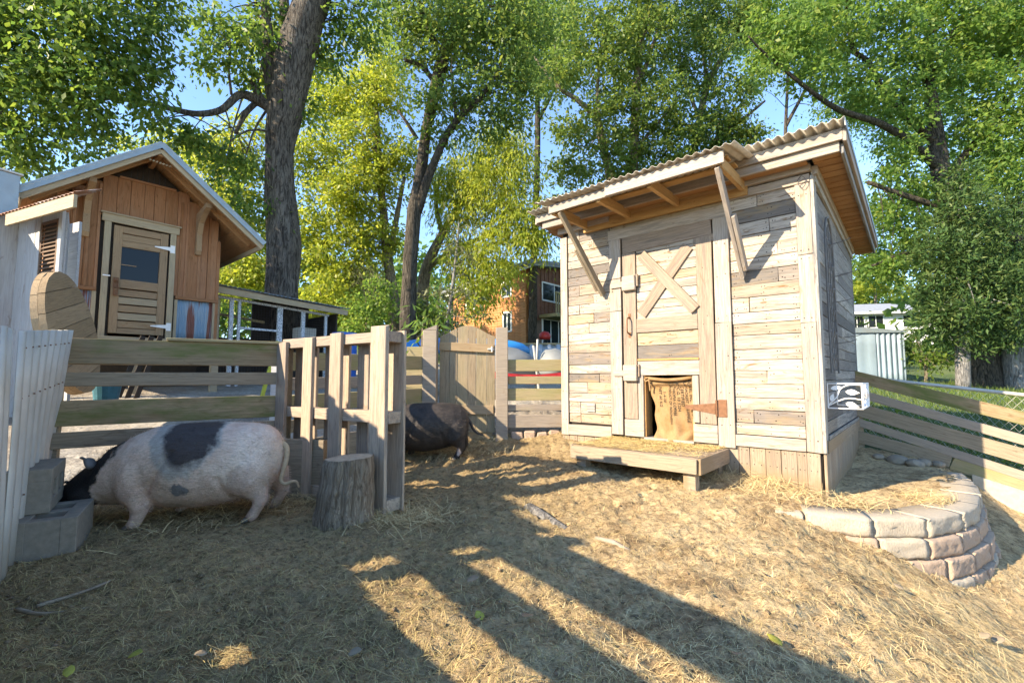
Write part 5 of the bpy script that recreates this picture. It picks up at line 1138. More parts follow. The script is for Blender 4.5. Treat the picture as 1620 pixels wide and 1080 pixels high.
def pigskin(white):
    m, t, b, out = nodes('white and black pig hide' if white else 'black pig hide'); v = coords(t, (1, 1, 1), False)
    sep = t.nodes.new('ShaderNodeSeparateXYZ'); t.links.new(v, sep.inputs[0])
    hair = noise(t, coords(t, (9, 70, 40), False), 3, 4, .7); mot = noise(t, v, 7, 5, .65); wob = noise(t, v, 9, 4, .6)
    wb_ = math_(t, 'MULTIPLY', math_(t, 'SUBTRACT', wob, .5), .16)
    def blob(cx_, cz_, rx_, rz_, soft):
        a = math_(t, 'DIVIDE', math_(t, 'ADD', math_(t, 'SUBTRACT', sep.outputs[0], cx_), wb_), rx_); c_ = math_(t, 'DIVIDE', math_(t, 'ADD', math_(t, 'SUBTRACT', sep.outputs[2], cz_), wb_), rz_)
        d = math_(t, 'SQRT', math_(t, 'ADD', math_(t, 'MULTIPLY', a, a), math_(t, 'MULTIPLY', c_, c_))); return ramp(t, d, [(1 - soft, 1.0), (min(1.0, 1.0), 0.0)])
    if white:
        c = mix(t, ramp(t, mot, [(.35, 0.0), (.65, 1.0)]), (.58, .405, .315), (.70, .56, .45))
        pk = ramp(t, sep.outputs[2], [(.10, 1.0), (.30, 0.0)]); c = mix(t, math_(t, 'MULTIPLY', pk, .55), c, (.58, .38, .32))
        dn = noise(t, v, 4.5, 5, .7); c = mix(t, math_(t, 'MULTIPLY', ramp(t, dn, [(.46, 0.0), (.64, .6)]), ramp(t, sep.outputs[2], [(.0, 1.0), (.55, .25)])), c, (.30, .215, .14))
        c = mix(t, math_(t, 'MULTIPLY', blob(.02, .62, .215, .325, .12), .75), c, (.30, .30, .27))
        c = mix(t, blob(-.005, .62, .168, .272, .2), c, (.055, .042, .038))
        c = mix(t, math_(t, 'MULTIPLY', blob(.03, .25, .055, .042, .2), .9), c, (.16, .165, .17))
        hd = ramp(t, math_(t, 'ADD', math_(t, 'SUBTRACT', sep.outputs[0], math_(t, 'MULTIPLY', sep.outputs[2], -.32)), wb_), [(.585, 0.0), (.61, 1.0)])
        c = mix(t, hd, c, (.018, .015, .015))
        c = mix(t, 1.0, c, ramp(t, hair, [(.3, .72), (.65, 1.14)]), 'MULTIPLY')
    else:
        c = mix(t, ramp(t, mot, [(.35, 0.0), (.65, 1.0)]), (.020, .017, .016), (.05, .04, .034)); c = mix(t, 1.0, c, ramp(t, hair, [(.3, .6), (.7, 1.5)]), 'MULTIPLY')
        sock = blob(-.345, .10, .028, .045, .3); c = mix(t, math_(t, 'MULTIPLY', sock, .8), c, (.55, .42, .36))
    t.links.new(c, b.inputs['Base Color']); b.inputs['Roughness'].default_value = .62; b.inputs['Specular IOR Level'].default_value = .35
    if white: b.inputs['Subsurface Weight'].default_value = .08; b.inputs['Subsurface Radius'].default_value = (.02, .008, .005)
    bump(t, b, hair, .5, .006); return m
def bristles(me, n, length, seed):
    r = np.random.default_rng(seed); npoly = len(me.polygons); ce = np.empty(npoly * 3, np.float32); no = np.empty(npoly * 3, np.float32); me.polygons.foreach_get('center', ce); me.polygons.foreach_get('normal', no)
    ce = ce.reshape(-1, 3); no = no.reshape(-1, 3); i = r.integers(0, npoly, n); i = i[(ce[i, 2] > .1)]; c = ce[i] + r.normal(0, .004, (len(i), 3)); nn = no[i]
    d = nn * .55 + np.array([-.7, 0, -.25]) + r.normal(0, .22, (len(i), 3)); d -= nn * np.minimum(0, (d * nn).sum(1) - .15)[:, None]; d /= np.linalg.norm(d, axis=1)[:, None]
    L = r.uniform(.5, 1.1, (len(i), 1)) * length; s = np.cross(d, nn); s /= np.linalg.norm(s, axis=1)[:, None] + 1e-9; w_ = .0011
    V = np.stack([c - s * w_, c + s * w_, c + d * L], 1).reshape(-1, 3); return npmesh('bristles', V, np.arange(len(V)).reshape(-1, 3))
M_pigw, M_pigb = pigskin(True), pigskin(False)
M_hoof = plain('hoof horn', (.16, .13, .10), .5, 0, .2, 20, .1); M_eye = plain('dark eye', (.01, .01, .01), .15)
M_ear = plain('dark ear', (.03, .026, .026), .6); M_earg = plain('grey ear', (.10, .095, .095), .6, 0, .2, 20, .2); M_tail = plain('pale tail hair', (.46, .34, .22), .8, 0, .2, 40, .3)
def make_pig(name, label, loc, heading, white, sc_):
    P = thing(name, label, 'pig', loc, heading); bodym = pig_body('body', sc_); mat = M_pigw if white else M_pigb
    part('body', bodym, mat, P, smooth=True); part('bristles', bristles(bodym, 24000 if white else 9000, .027 if white else .03, 3), mat, P, kind='stuff')
    for sy in (1, -1):
        me = bpy.data.meshes.new('ear'); bm = bmesh.new(); g = bmesh.ops.create_grid(bm, x_segments=6, y_segments=8, size=1)
        for v in bm.verts:
            u, t_ = v.co.x, (v.co.y + 1) / 2; wdt = .042 * math.sin(min(1, t_ * 1.15 + .14) * math.pi) ** .7 * (1 - .25 * t_)
            v.co = Vector((.01 * t_ + .02 * t_ * t_, u * wdt, .085 * t_)); v.co.x -= .02 * (1 - u * u) * (1 - t_ * .4)
        bm.to_mesh(me); bm.free()
        o = part('ear', me, M_earg if white else M_ear, P, Matrix.Translation((.56 * sc_, sy * .105 * sc_, .395 * sc_)) @ Matrix.Rotation(sy * -.55, 4, 'X') @ Matrix.Rotation(.25, 4, 'Y') @ Matrix.Diagonal((sc_, sc_, sc_, 1)), smooth=True); md = o.modifiers.new('t', 'SOLIDIFY'); md.thickness = .006
        part('eye', lump('eye', (.011, .011, .011), 1, 2, 0), M_eye, P, Matrix.Translation((.69 * sc_, sy * .112 * sc_, .305 * sc_)), smooth=True)
        off = 0 if sy > 0 else -.15
        for x_ in (.322 + off, -.352 + off * .5):
            for dy in (-.016, .016):
                part('hoof', lump('hoof', (.026, .0145, .022), 2, 2, .05), M_hoof, P, Matrix.Translation(((x_ + .012) * sc_, (sy * (.15 if x_ > 0 else .14) + dy) * sc_, .010)) @ Matrix.Rotation(.35, 4, 'Y'), smooth=True)
    part('snout_disc', lump('snout_disc', (.012, .046, .042), 1, 2, .03), M_ear, P, Matrix.Translation((.905 * sc_, 0, .078 * sc_)) @ Matrix.Rotation(.5, 4, 'Y'), smooth=True)
    tl = spline([(-.505, .0, .50), (-.545, .012, .46), (-.55, .03, .38), (-.535, .05, .30), (-.53, .065, .245), (-.56, .075, .22), (-.60, .075, .235), (-.63, .07, .23), (-.645, .065, .19)] if white else [(-.505, 0, .46), (-.55, .01, .40), (-.58, .02, .33), (-.63, .03, .28), (-.70, .03, .26)], 5) * sc_
    part('tail', tubemesh('tail', tl, np.linspace(.022, .007, len(tl)) * sc_, 8), M_tail if white else M_ear, P, smooth=True); return P
PIG1 = make_pig('pig', 'white pig with a large dark patch on its back, black head lowered behind the blocks', (-2.13, 3.22, gz(-2.13, 3.22) - .006), math.atan2(-.235, -.97), True, 1.0)
PIG2 = make_pig('pig', 'black pig half hidden behind the upright pallet, rump towards the gate', (-.95, 5.05, gz(-.95, 5.05) - .01), math.atan2(-.22, -.97), False, .92)
# ------------------------------------------------------------------ trees and shrubs
L_maple = leafmat('maple leaves', [(.05, .105, .024), (.08, .15, .03), (.115, .185, .036), (.16, .22, .042), (.085, .15, .032)], .52, 1.7)
L_gold = leafmat('yellowing leaves', [(.175, .25, .038), (.25, .31, .048), (.335, .37, .055), (.215, .28, .043), (.40, .405, .075)], .52, 1.5)
L_green = leafmat('mid green leaves', [(.065, .12, .03), (.10, .165, .038), (.14, .20, .042), (.085, .145, .035), (.20, .23, .05)], .54, 1.7)
L_lime = leafmat('fresh green leaves', [(.075, .15, .034), (.115, .20, .042), (.16, .25, .05), (.09, .175, .038), (.23, .28, .065)], .55, 1.65)
L_conif = leafmat('cedar sprays', [(.03, .068, .024), (.05, .10, .032), (.085, .14, .04), (.045, .09, .03), (.14, .18, .055)], .3, 1.5, .15)
L_spruce = leafmat('grey green needles', [(.09, .11, .05), (.13, .15, .07), (.17, .18, .09), (.11, .13, .06)], .3, 1.4, .15)
_star = []
for k, (a, r_) in enumerate([(180, .32), (215, .50), (238, .30), (272, .78), (305, .38), (0, 1.0), (55, .38), (88, .78), (122, .30), (145, .50)]):
    _star.append((r_ * math.cos(rad(a)) * .5 + .18, r_ * math.sin(rad(a)) * .5, -.10 * abs(r_ * math.sin(rad(a)))))
LEAF = {'maple': (np.array(_star), np.array([list(range(10))])),
        'oval': (np.array([(0, 0, 0), (.45, -.27, -.05), (1, 0, -.08), (.45, .27, -.05)]), np.array([[0, 2, 3], [0, 1, 2]])),
        'lance': (np.array([(0, 0, 0), (.4, -.13, -.02), (1, 0, -.10), (.4, .13, -.02)]), np.array([[0, 2, 3], [0, 1, 2]])),
        'spray': (np.array([(0, 0, 0), (.35, -.16, .02), (1, 0, 0), (.35, .16, .02)]), np.array([[0, 2, 3], [0, 1, 2]]))}
def leaves(pos, dirs, nrm, size, kind):
    tv, tf = LEAF[kind]; n = len(pos)
    d = dirs / (np.linalg.norm(dirs, axis=1)[:, None] + 1e-9); s = np.cross(nrm, d); s /= np.linalg.norm(s, axis=1)[:, None] + 1e-9; u = np.cross(d, s)
    sz = np.asarray(size).reshape(-1, 1, 1) * np.ones((n, 1, 1))
    V = pos[:, None, :] + sz * (tv[None, :, 0:1] * d[:, None, :] + tv[None, :, 1:2] * s[:, None, :] + tv[None, :, 2:3] * u[:, None, :])
    F = tf[None] + (np.arange(n) * len(tv))[:, None, None]
    return V.reshape(-1, 3), F.reshape(-1, tf.shape[1])
def crown(name, blobs, kind, size, cov=2.2, clump=.38, per=34, droop=.35, origin=(0, 0, 0), seed=0, flat=.45):
    """blobs: (centre, (rx,ry,rz)) in metres; leaves gather in flat sprays round clump centres."""
    r = np.random.default_rng(seed); VV = []; FF = []; nv = 0; cents = []
    area = {'maple': .42, 'oval': .27, 'lance': .13, 'spray': .16}[kind] * size * size
    for c, R in blobs:
        R = np.array(R, float); n = max(2, int(cov * math.pi * R[0] * R[2] / (area * .6) / per))
        q = r.normal(size=(n, 3)); q /= np.linalg.norm(q, axis=1)[:, None]; q *= (r.uniform(.12, 1, (n, 1)) ** .45)
        wob = 1 + .22 * np.sin(q[:, :1] * 5 + seed) * np.cos(q[:, 2:] * 4 + seed * 2); cc = np.array(c) + q * R * wob; cents.append(cc)
        m = r.integers(per // 2, per * 3 // 2, n); idx = np.repeat(np.arange(n), m); k = len(idx)
        cs = r.uniform(.6, 1.35, n)[idx] * clump
        # each spray has its own tilt
        tn = np.array([0, 0, 1.0]) + r.normal(0, .38, (n, 3)) + q * .35; tn /= np.linalg.norm(tn, axis=1)[:, None]
        loc = r.normal(0, .55, (k, 3)); nn = tn[idx]; loc -= nn * ((loc * nn).sum(1) * (1 - flat))[:, None]
        pos = cc[idx] + loc * cs[:, None]; pos[:, 2] -= droop * (np.linalg.norm(loc, axis=1) ** 2) * cs * .5
        d = loc + r.normal(0, .55, (k, 3)); d[:, 2] -= droop * 1.4
        ln = nn + r.normal(0, .55, (k, 3))
        V, F = leaves(pos, d, ln, size * r.uniform(.5, 1.4, k), kind); VV.append(V); FF.append(F + nv); nv += len(V)
    V = np.concatenate(VV) - np.array(origin); return npmesh(name, V, np.concatenate(FF)), np.concatenate(cents)
def B(px, py, R, Y, sz=1.0, sy=1.0):
    c = at(px, py, Y); r = R * Y / FPX; return (c, (r, r * sy, r * sz))
def limb_path(pts): return spline(np.array([at(px, py, Y) for px, py, Y, *_ in pts]), 6)
def tree(name, label, trunk, limbs, blobs, kind, size, lm, bark, cov=2.2, group=None, seed=0, clump=.38, per=34, droop=.35, twigs=70, ground=True, cat='tree', flat=.45, flare=1.0, world=False):
    """trunk / limbs: lists of (px, py, forward distance, width px) surveyed down the stem, lowest first."""
    b0 = np.array(trunk[0][:3]) if world else at(*trunk[0][:3]); g = gz(b0[0], b0[1]) if ground else b0[2]
    o = thing(name, label, cat, (b0[0], b0[1], g), 0, group); off = np.array([b0[0], b0[1], g]); starts = []
    def stem(nm, pts, first):
        P = spline(np.array([p[:3] for p in pts]), 6) if world else limb_path(pts); R = np.interp(np.linspace(0, len(pts) - 1, len(P)), range(len(pts)), [p[3] / 2 if world else p[3] * p[2] / FPX / 2 * .88 for p in pts])
        if first and P[0][2] > g + .1:
            k = 6; P = np.vstack([np.array([(P[0][0], P[0][1], g - .15 + (P[0][2] - g + .15) * i / k) for i in range(k)]), P]); R = np.concatenate([R[0] * (1 + .55 * flare * np.linspace(1, 0, k) ** 3), R])
        n = 18 if first else 9
        V, F = tubevf(P - off, R, n); V += (np.array([mnoise.noise_vector(Vector(v * np.array([3, 3, .9]))) for v in V]) * np.repeat(R, n)[:, None] * (.13 if first else .10))
        me = bpy.data.meshes.new(nm); me.from_pydata(V.tolist(), [], F); part(nm, me, bark, o, smooth=True); starts.append(np.column_stack([P, R]))
    stem('trunk', trunk, True)
    for l in limbs: stem('limb', l, False)
    cm, cents = crown('crown', blobs, kind, size, cov, clump, per, droop, off, seed, flat); part('crown', cm, lm, o)
    S = np.vstack(starts); S = S[S[:, 2] > np.percentile(S[:, 2], 25)]; r = random.Random(seed); tw = MB(); pick = r.sample(range(len(cents)), min(twigs, len(cents)))
    for i in pick:
        c = cents[i]; d = np.linalg.norm(S[:, :3] - c, axis=1) + .3 * (S[:, 2] > c[2]); dm = d.min(); j = r.choice(list(np.nonzero(d < dm * 1.4 + .25)[0]))
        if d[j] < .15 or d[j] > 2.6: continue
        a = S[j, :3]; mid = (a + c) / 2 + np.array([r.uniform(-.1, .1), r.uniform(-.1, .1), .12 * d[j]]); r0 = min(.035, max(.010, S[j, 3] * .3))
        tw.tube(spline([a, mid, c], 3) - off, np.linspace(r0, .005, 7 if False else len(spline([a, mid, c], 3))), 4, False)
    if tw.n: part('twigs', tw.mesh('twigs'), bark, o, kind='stuff')
    return o
# 1 the great maple behind the coop, with its long left limb
tree('maple_tree', 'huge furrowed maple trunk rising behind the poultry run, one long limb over the coop',
     [(446, 520, 10.6, 62), (446, 460, 10.6, 54), (448, 380, 10.6, 60), (443, 300, 10.6, 50), (441, 240, 10.6, 47), (450, 180, 10.6, 60), (465, 100, 10.6, 66), (482, 40, 10.6, 64), (498, -10, 10.6, 58), (520, -90, 10.6, 50), (540, -200, 10.6, 38)],
     [[(438, 170, 10.55, 30), (428, 120, 10.5, 28), (424, 60, 10.5, 20), (418, 0, 10.5, 15), (410, -60, 10.5, 10)], [(450, 110, 10.6, 24), (452, 50, 10.9, 20), (448, -10, 11.0, 18)],
      [(432, 175, 10.5, 20), (410, 160, 10.4, 20), (380, 150, 10.2, 14), (350, 174, 9.9, 12), (312, 180, 9.6, 11), (270, 172, 9.2, 10), (230, 162, 8.8, 9), (170, 156, 8.4, 7), (135, 172, 8.2, 6)],
      [(412, 158, 10.4, 16), (404, 140, 10.3, 14), (396, 128, 10.3, 6)], [(405, 162, 10.4, 11), (388, 180, 10.3, 10), (372, 212, 10.3, 6)], [(366, 150, 10.1, 5), (362, 110, 10, 4), (364, 70, 10, 3)]],
     [B(345, 40, 42, 10.2), B(400, 60, 34, 10), B(385, 110, 30, 10.1), B(330, 90, 26, 9.8), B(420, 20, 40, 10.6), B(560, 30, 52, 11), B(520, 90, 30, 11), B(330, 230, 32, 9.6, .6), B(275, 205, 30, 9.2, .6), B(235, 175, 30, 8.8, .7), B(390, 265, 36, 10.3, .6), B(370, 320, 28, 10.3), B(490, 170, 22, 10.8), B(415, 330, 20, 10.2), B(180, 240, 26, 9, .7), B(300, 215, 22, 9.4, .6), B(350, 270, 24, 9.8, .7)],
     'oval', .13, L_maple, M_bark, 2.3, seed=1, clump=.34, per=24, droop=.5)
# 2 the dark overhanging crown at upper left; its trunk stands outside the picture
tree('maple_tree', 'dark maple whose shaded crown overhangs the upper left corner', [(-330, 560, 7.6, 70), (-330, 300, 7.6, 60), (-310, 100, 7.6, 52), (-260, -150, 7.6, 36)],
     [[(-312, 120, 7.6, 26), (-180, 40, 7.4, 20), (-60, 60, 7.3, 14), (40, 90, 7.2, 9), (120, 110, 7.2, 5)], [(-300, 60, 7.6, 26), (-120, -50, 7.6, 20), (40, -40, 7.6, 14), (180, -10, 7.6, 8)], [(-60, 62, 7.3, 9), (-10, 150, 7.2, 7), (15, 220, 7.2, 4), (22, 250, 7.2, 3)]],
     [B(60, 40, 100, 7.4), B(160, 40, 80, 7.5), B(30, 140, 80, 7.2), B(120, 130, 66, 7.2), B(200, 100, 44, 7.6), B(255, 40, 30, 7.8), B(250, 110, 26, 7.8), B(40, 215, 46, 7.2), B(110, 215, 34, 7.3), B(-60, 60, 110, 7.3), B(-100, 170, 90, 7.3), B(150, 180, 30, 7.5), B(65, 262, 24, 7.4), B(-30, -90, 130, 7.6), B(200, -60, 90, 7.8), B(215, 150, 26, 7.8), B(20, 262, 20, 7.3), B(-170, 20, 120, 7.5), B(275, 85, 16, 7.8)],
     'oval', .105, L_maple, M_bark2, 2.3, seed=2, clump=.27, per=24, droop=.5)
# 3 dark forked tree in the middle
tree('walnut_tree', 'tall dark-barked forked tree standing behind the upright pallet',
     [(645, 560, 13, 30), (646, 480, 13, 28), (650, 400, 13, 26), (656, 330, 13, 27), (666, 270, 13, 21), (676, 200, 13, 19), (692, 130, 13, 24), (708, 70, 13, 20), (742, 10, 13, 14), (770, -50, 13, 10)],
     [[(660, 335, 13, 19), (680, 275, 12.8, 16), (706, 215, 12.6, 13), (732, 180, 12.5, 14), (760, 155, 12.4, 10), (790, 110, 12.3, 6)], [(722, 190, 12.5, 8), (718, 150, 12.4, 6), (714, 110, 12.4, 4)], [(688, 130, 13, 10), (666, 105, 12.8, 8), (640, 95, 12.6, 6)], [(690, 70, 13, 12), (670, 30, 12.8, 10), (660, -20, 12.8, 8)], [(660, 220, 13, 8), (644, 195, 12.8, 6), (630, 175, 12.8, 4)]],
     [B(720, 60, 62, 12.6), B(660, 60, 50, 12.8), B(780, 70, 60, 12.6), B(760, 140, 46, 12.4), B(700, 150, 40, 12.6), B(820, 130, 46, 12.8), B(640, 20, 50, 13), B(740, -10, 70, 12.8), B(830, 40, 60, 13), B(800, 190, 34, 12.6), B(690, 215, 26, 12.8), B(740, 200, 26, 12.4)],
     'oval', .13, L_green, M_bark2, 2.1, seed=3, clump=.40, per=26)
# 4 yellowing trees behind it
tree('honey_locust', 'yellow leaved tree with slim pale stems left of the dark forked tree', [(628, 540, 17, 24), (622, 470, 17, 22), (612, 400, 17, 17), (606, 330, 17, 14), (600, 260, 17, 13), (596, 190, 17, 10), (594, 130, 17, 7)],
     [[(614, 420, 17, 12), (630, 330, 17, 9), (640, 280, 17, 6)], [(606, 275, 17, 9), (625, 240, 17, 7), (640, 215, 17, 4)], [(622, 430, 17, 8), (580, 380, 17, 6), (555, 340, 17, 4)], [(600, 250, 17, 7), (575, 215, 17, 5), (560, 190, 17, 3)]],
     [B(520, 330, 62, 16.6), B(580, 300, 56, 16.6), B(545, 400, 58, 16.4), B(600, 380, 40, 16.6), B(500, 250, 50, 17), B(570, 220, 52, 17), B(610, 150, 46, 17), B(560, 150, 44, 17.2), B(520, 180, 40, 17.4), B(600, 260, 40, 16.6), B(640, 250, 34, 17), B(480, 400, 44, 16.8), B(540, 460, 40, 16.4), B(600, 90, 44, 17.2), B(500, 110, 40, 17.6)],
     'oval', .14, L_gold, M_bark3, 2.6, seed=4, clump=.38, per=36)
tree('honey_locust', 'yellow leaved tree with spreading pale limbs right of the dark forked tree', [(664, 560, 18.5, 26), (668, 470, 18.5, 22), (676, 420, 18.5, 20), (700, 370, 18.5, 15), (740, 300, 18.5, 11), (760, 240, 18.5, 8)],
     [[(680, 420, 18.5, 12), (730, 390, 18.4, 10), (790, 365, 18.2, 6)], [(700, 370, 18.5, 10), (690, 320, 18.5, 8), (700, 260, 18.5, 5)], [(740, 300, 18.5, 8), (790, 270, 18.4, 6), (820, 240, 18.4, 4)]],
     [B(780, 300, 62, 17.6), B(820, 350, 48, 17.2), B(740, 260, 48, 18), B(780, 390, 46, 17.2), B(720, 330, 40, 18), B(820, 260, 40, 18), B(730, 400, 40, 17.4), B(790, 220, 40, 18), B(700, 290, 34, 18), B(845, 380, 30, 17), B(750, 440, 34, 17), B(775, 455, 22, 17), B(752, 485, 20, 17), B(800, 430, 24, 17)],
     'lance', .20, L_gold, M_bark3, 2.3, seed=5, clump=.5, per=30, droop=.9)
tree('honey_locust', 'yellow leaved tree filling the view between the coop roof and the great maple', [(330, 540, 16, 20), (335, 400, 16, 16), (345, 300, 16, 12), (350, 230, 16, 8)], [[(338, 380, 16, 9), (370, 320, 16, 7), (395, 270, 16, 4)]],
     [B(350, 250, 44, 16), B(390, 210, 36, 16), B(400, 290, 46, 16), B(385, 370, 46, 16), B(330, 320, 40, 16.4), B(400, 440, 40, 16), B(320, 240, 34, 16.4), B(365, 440, 40, 16), B(270, 225, 34, 17, .7), B(220, 235, 34, 17, .6), B(420, 130, 26, 16.6), B(425, 60, 26, 17)], 'oval', .14, L_gold, M_bark3, 2.3, seed=31, clump=.38, per=36)
tree('ash_tree', 'pale green tree filling the gap between the forked tree and the ash behind the shed', [(842, 540, 21, 16), (845, 400, 21, 14), (850, 250, 21, 11), (850, 120, 21, 8), (850, 20, 21, 5)], [[(848, 200, 21, 7), (880, 130, 21, 5), (890, 60, 21, 3)]],
     [B(850, 60, 60, 20.5), B(880, 20, 50, 20.5), B(840, 120, 40, 20.5), B(890, 110, 30, 20.5), B(820, -10, 60, 21), B(900, 450, 40, 24), B(860, 440, 30, 24)], 'oval', .15, L_lime, M_bark2, 2.3, seed=32, clump=.5, per=28)
tree('ash_tree', 'pale green tree far behind the shed roof at right of centre', [(1240, 540, 26, 10), (1240, 300, 26, 7), (1245, 150, 26, 5), (1250, 40, 26, 3)], [[(1243, 200, 26, 7), (1280, 130, 26, 5), (1300, 80, 26, 3)]],
     [B(1240, 60, 50, 25.5), B(1200, 110, 36, 25.5), B(1290, 90, 50, 25.5), B(1330, 160, 44, 25.5), B(1180, 50, 40, 25.5), B(1390, 170, 44, 25.5), B(1430, 220, 40, 25), B(1450, 320, 50, 25), B(1400, 330, 40, 25), B(1480, 150, 50, 25), B(1540, 260, 60, 25), B(1410, 410, 40, 26), B(1370, 410, 30, 26), B(1600, 330, 60, 25), B(1560, 60, 60, 25), B(1280, 20, 50, 25.5)], 'oval', .18, L_lime, M_bark2, 2.0, seed=33, clump=.6, per=28)
# 5 the row behind the pallet shed
tree('ash_tree', 'leafy green tree with two pale stems directly behind the shed awning', [(1000, 420, 17, 26), (1000, 300, 17, 20), (1003, 230, 17, 18), (1006, 150, 17, 16), (1012, 80, 17, 13), (1022, 10, 17, 9), (1030, -60, 17, 6)],
     [[(985, 400, 17, 20), (968, 290, 17, 18), (952, 225, 16.8, 15), (945, 190, 16.6, 12), (915, 160, 16.4, 9), (880, 135, 16.2, 7), (845, 90, 16, 4)], [(948, 195, 16.7, 9), (945, 140, 16.6, 7), (950, 90, 16.6, 4)], [(1006, 150, 17, 8), (1030, 80, 16.8, 6), (1045, 30, 16.8, 4)], [(1003, 240, 17, 6), (1045, 190, 16.8, 5), (1075, 150, 16.8, 3)]],
     [B(960, 110, 62, 16.6), B(1020, 70, 66, 16.8), B(920, 200, 44, 16.4), B(980, 190, 50, 16.6), B(1050, 160, 52, 16.8), B(920, 50, 58, 16.8), B(1010, -20, 80, 17), B(960, 270, 46, 16.8), B(1030, 240, 48, 17), B(900, 275, 36, 16.6), B(1080, 230, 44, 17), B(880, 120, 40, 16.4), B(895, 330, 40, 17)],
     'oval', .15, L_green, M_bark3, 2.2, seed=6, clump=.36, per=36)
tree('ash_tree', 'green tree with leaning stems behind the right part of the shed roof', [(1085, 420, 18, 20), (1088, 300, 18, 16), (1100, 230, 18, 14), (1118, 140, 18, 12), (1150, 80, 18, 9), (1180, 30, 18, 7), (1200, -20, 18, 5)],
     [[(1092, 280, 18, 9), (1130, 225, 17.8, 8), (1180, 185, 17.6, 6), (1210, 160, 17.6, 4)], [(1108, 190, 18, 7), (1080, 120, 18, 6), (1075, 60, 18, 4)], [(1120, 140, 18, 7), (1112, 70, 18, 5), (1118, 0, 18, 3)]],
     [B(1110, 90, 56, 17.6), B(1150, 150, 44, 17.6), B(1120, 200, 50, 17.6), B(1170, 210, 34, 17.4), B(1140, 30, 54, 18), B(1090, 20, 50, 18), B(1190, 215, 26, 17.4), B(1185, 30, 38, 18), B(1080, 290, 40, 18), B(1150, 255, 34, 17.6)],
     'oval', .15, L_green, M_bark3, 2.2, seed=7, clump=.36, per=36)
# 6 the spreading tree at the right
tree('oak_tree', 'broad spreading tree at upper right with long limbs reaching over the shed roof', [(1552, 602, 14.5, 62), (1548, 540, 14.5, 52), (1530, 440, 14.5, 42), (1500, 340, 14.3, 32), (1488, 270, 14.2, 28), (1480, 210, 14.2, 24), (1470, 130, 14.2, 18), (1466, 60, 14.2, 12)],
     [[(1484, 265, 14.2, 17), (1440, 225, 13.8, 14), (1390, 195, 13.4, 12), (1330, 175, 13, 10), (1290, 150, 12.7, 8), (1240, 110, 12.4, 6), (1205, 80, 12.2, 4.5), (1184, 58, 12, 3)], [(1478, 225, 14.2, 16), (1440, 190, 14, 13), (1400, 150, 13.8, 11), (1375, 100, 13.6, 9), (1350, 80, 13.5, 7), (1342, 40, 13.4, 5), (1338, -10, 13.4, 4)],
      [(1500, 290, 14.3, 16), (1530, 240, 14.2, 12), (1570, 200, 14, 9), (1600, 150, 14, 6)], [(1640, 400, 13.6, 18), (1560, 350, 13.6, 14), (1480, 325, 13.6, 11), (1420, 305, 13.6, 9), (1372, 288, 13.6, 7)], [(1470, 130, 14.2, 9), (1500, 70, 14.2, 7), (1530, 10, 14.2, 5)], [(1500, 420, 14.2, 9), (1440, 400, 14, 7), (1380, 420, 13.8, 5)]],
     [B(1250, 60, 52, 12.6, .8), B(1320, 50, 56, 13), B(1290, 120, 40, 12.8, .7), B(1400, 60, 62, 13.6), B(1370, 140, 46, 13.4), B(1450, 110, 46, 14), B(1500, 40, 62, 14), B(1570, 60, 60, 14), B(1540, 140, 52, 14), B(1600, 150, 50, 13.8), B(1430, 170, 40, 13.8), B(1420, 245, 34, 13.8), B(1440, 300, 30, 14), B(1580, 220, 44, 14), B(1520, 210, 40, 14.2), B(1400, 350, 36, 14), B(1390, 420, 30, 14), B(1600, 270, 36, 13.8), B(1640, 60, 60, 14), B(1330, -20, 66, 13.4), B(1480, -30, 70, 14), B(1215, 95, 28, 12.4), B(1400, 270, 22, 13.8), B(1600, 0, 70, 14), B(1225, 20, 40, 12.6), B(1660, 190, 60, 13.8), B(1440, 380, 30, 14.2)],
     'oval', .14, L_lime, M_bark2, 2.3, seed=8, clump=.33, per=36)
# 7 cedars on the lawn
def cedar(label, stem_, blobs, seed, sz=.14, cov=2.6):
    tree('cedar_tree', label, stem_, [], blobs, 'spray', sz, L_conif, M_barkgrey, cov, seed=seed, clump=.30, per=46, droop=-.15, twigs=60, flat=.8, flare=.4)
cedar('dark green cedar with a pale grey stem on the lawn', [(1524, 612, 13.2, 22), (1522, 540, 13.2, 20), (1520, 440, 13.2, 14), (1520, 330, 13.2, 8), (1520, 270, 13.2, 4)],
      [B(1520, 290, 26, 13), B(1515, 340, 44, 13), B(1550, 380, 50, 13), B(1490, 400, 48, 13), B(1545, 440, 56, 12.9), B(1480, 460, 40, 13), B(1510, 500, 50, 12.9, .7), B(1570, 490, 52, 13), B(1540, 540, 36, 12.9, .5), B(1470, 500, 26, 13.1, .7), B(1590, 430, 40, 13.2), B(1470, 540, 22, 13.2, .5)], 9)
cedar('second dark cedar with a stout trunk cut by the right edge of the lawn', [(1606, 606, 14, 40), (1604, 540, 14, 36), (1608, 450, 14, 24), (1612, 330, 14, 10)], [B(1600, 330, 40, 14), B(1620, 400, 52, 14), B(1610, 460, 50, 14), B(1625, 530, 44, 13.8, .6), B(1650, 450, 70, 14), B(1590, 540, 24, 13.8, .5)], 10)
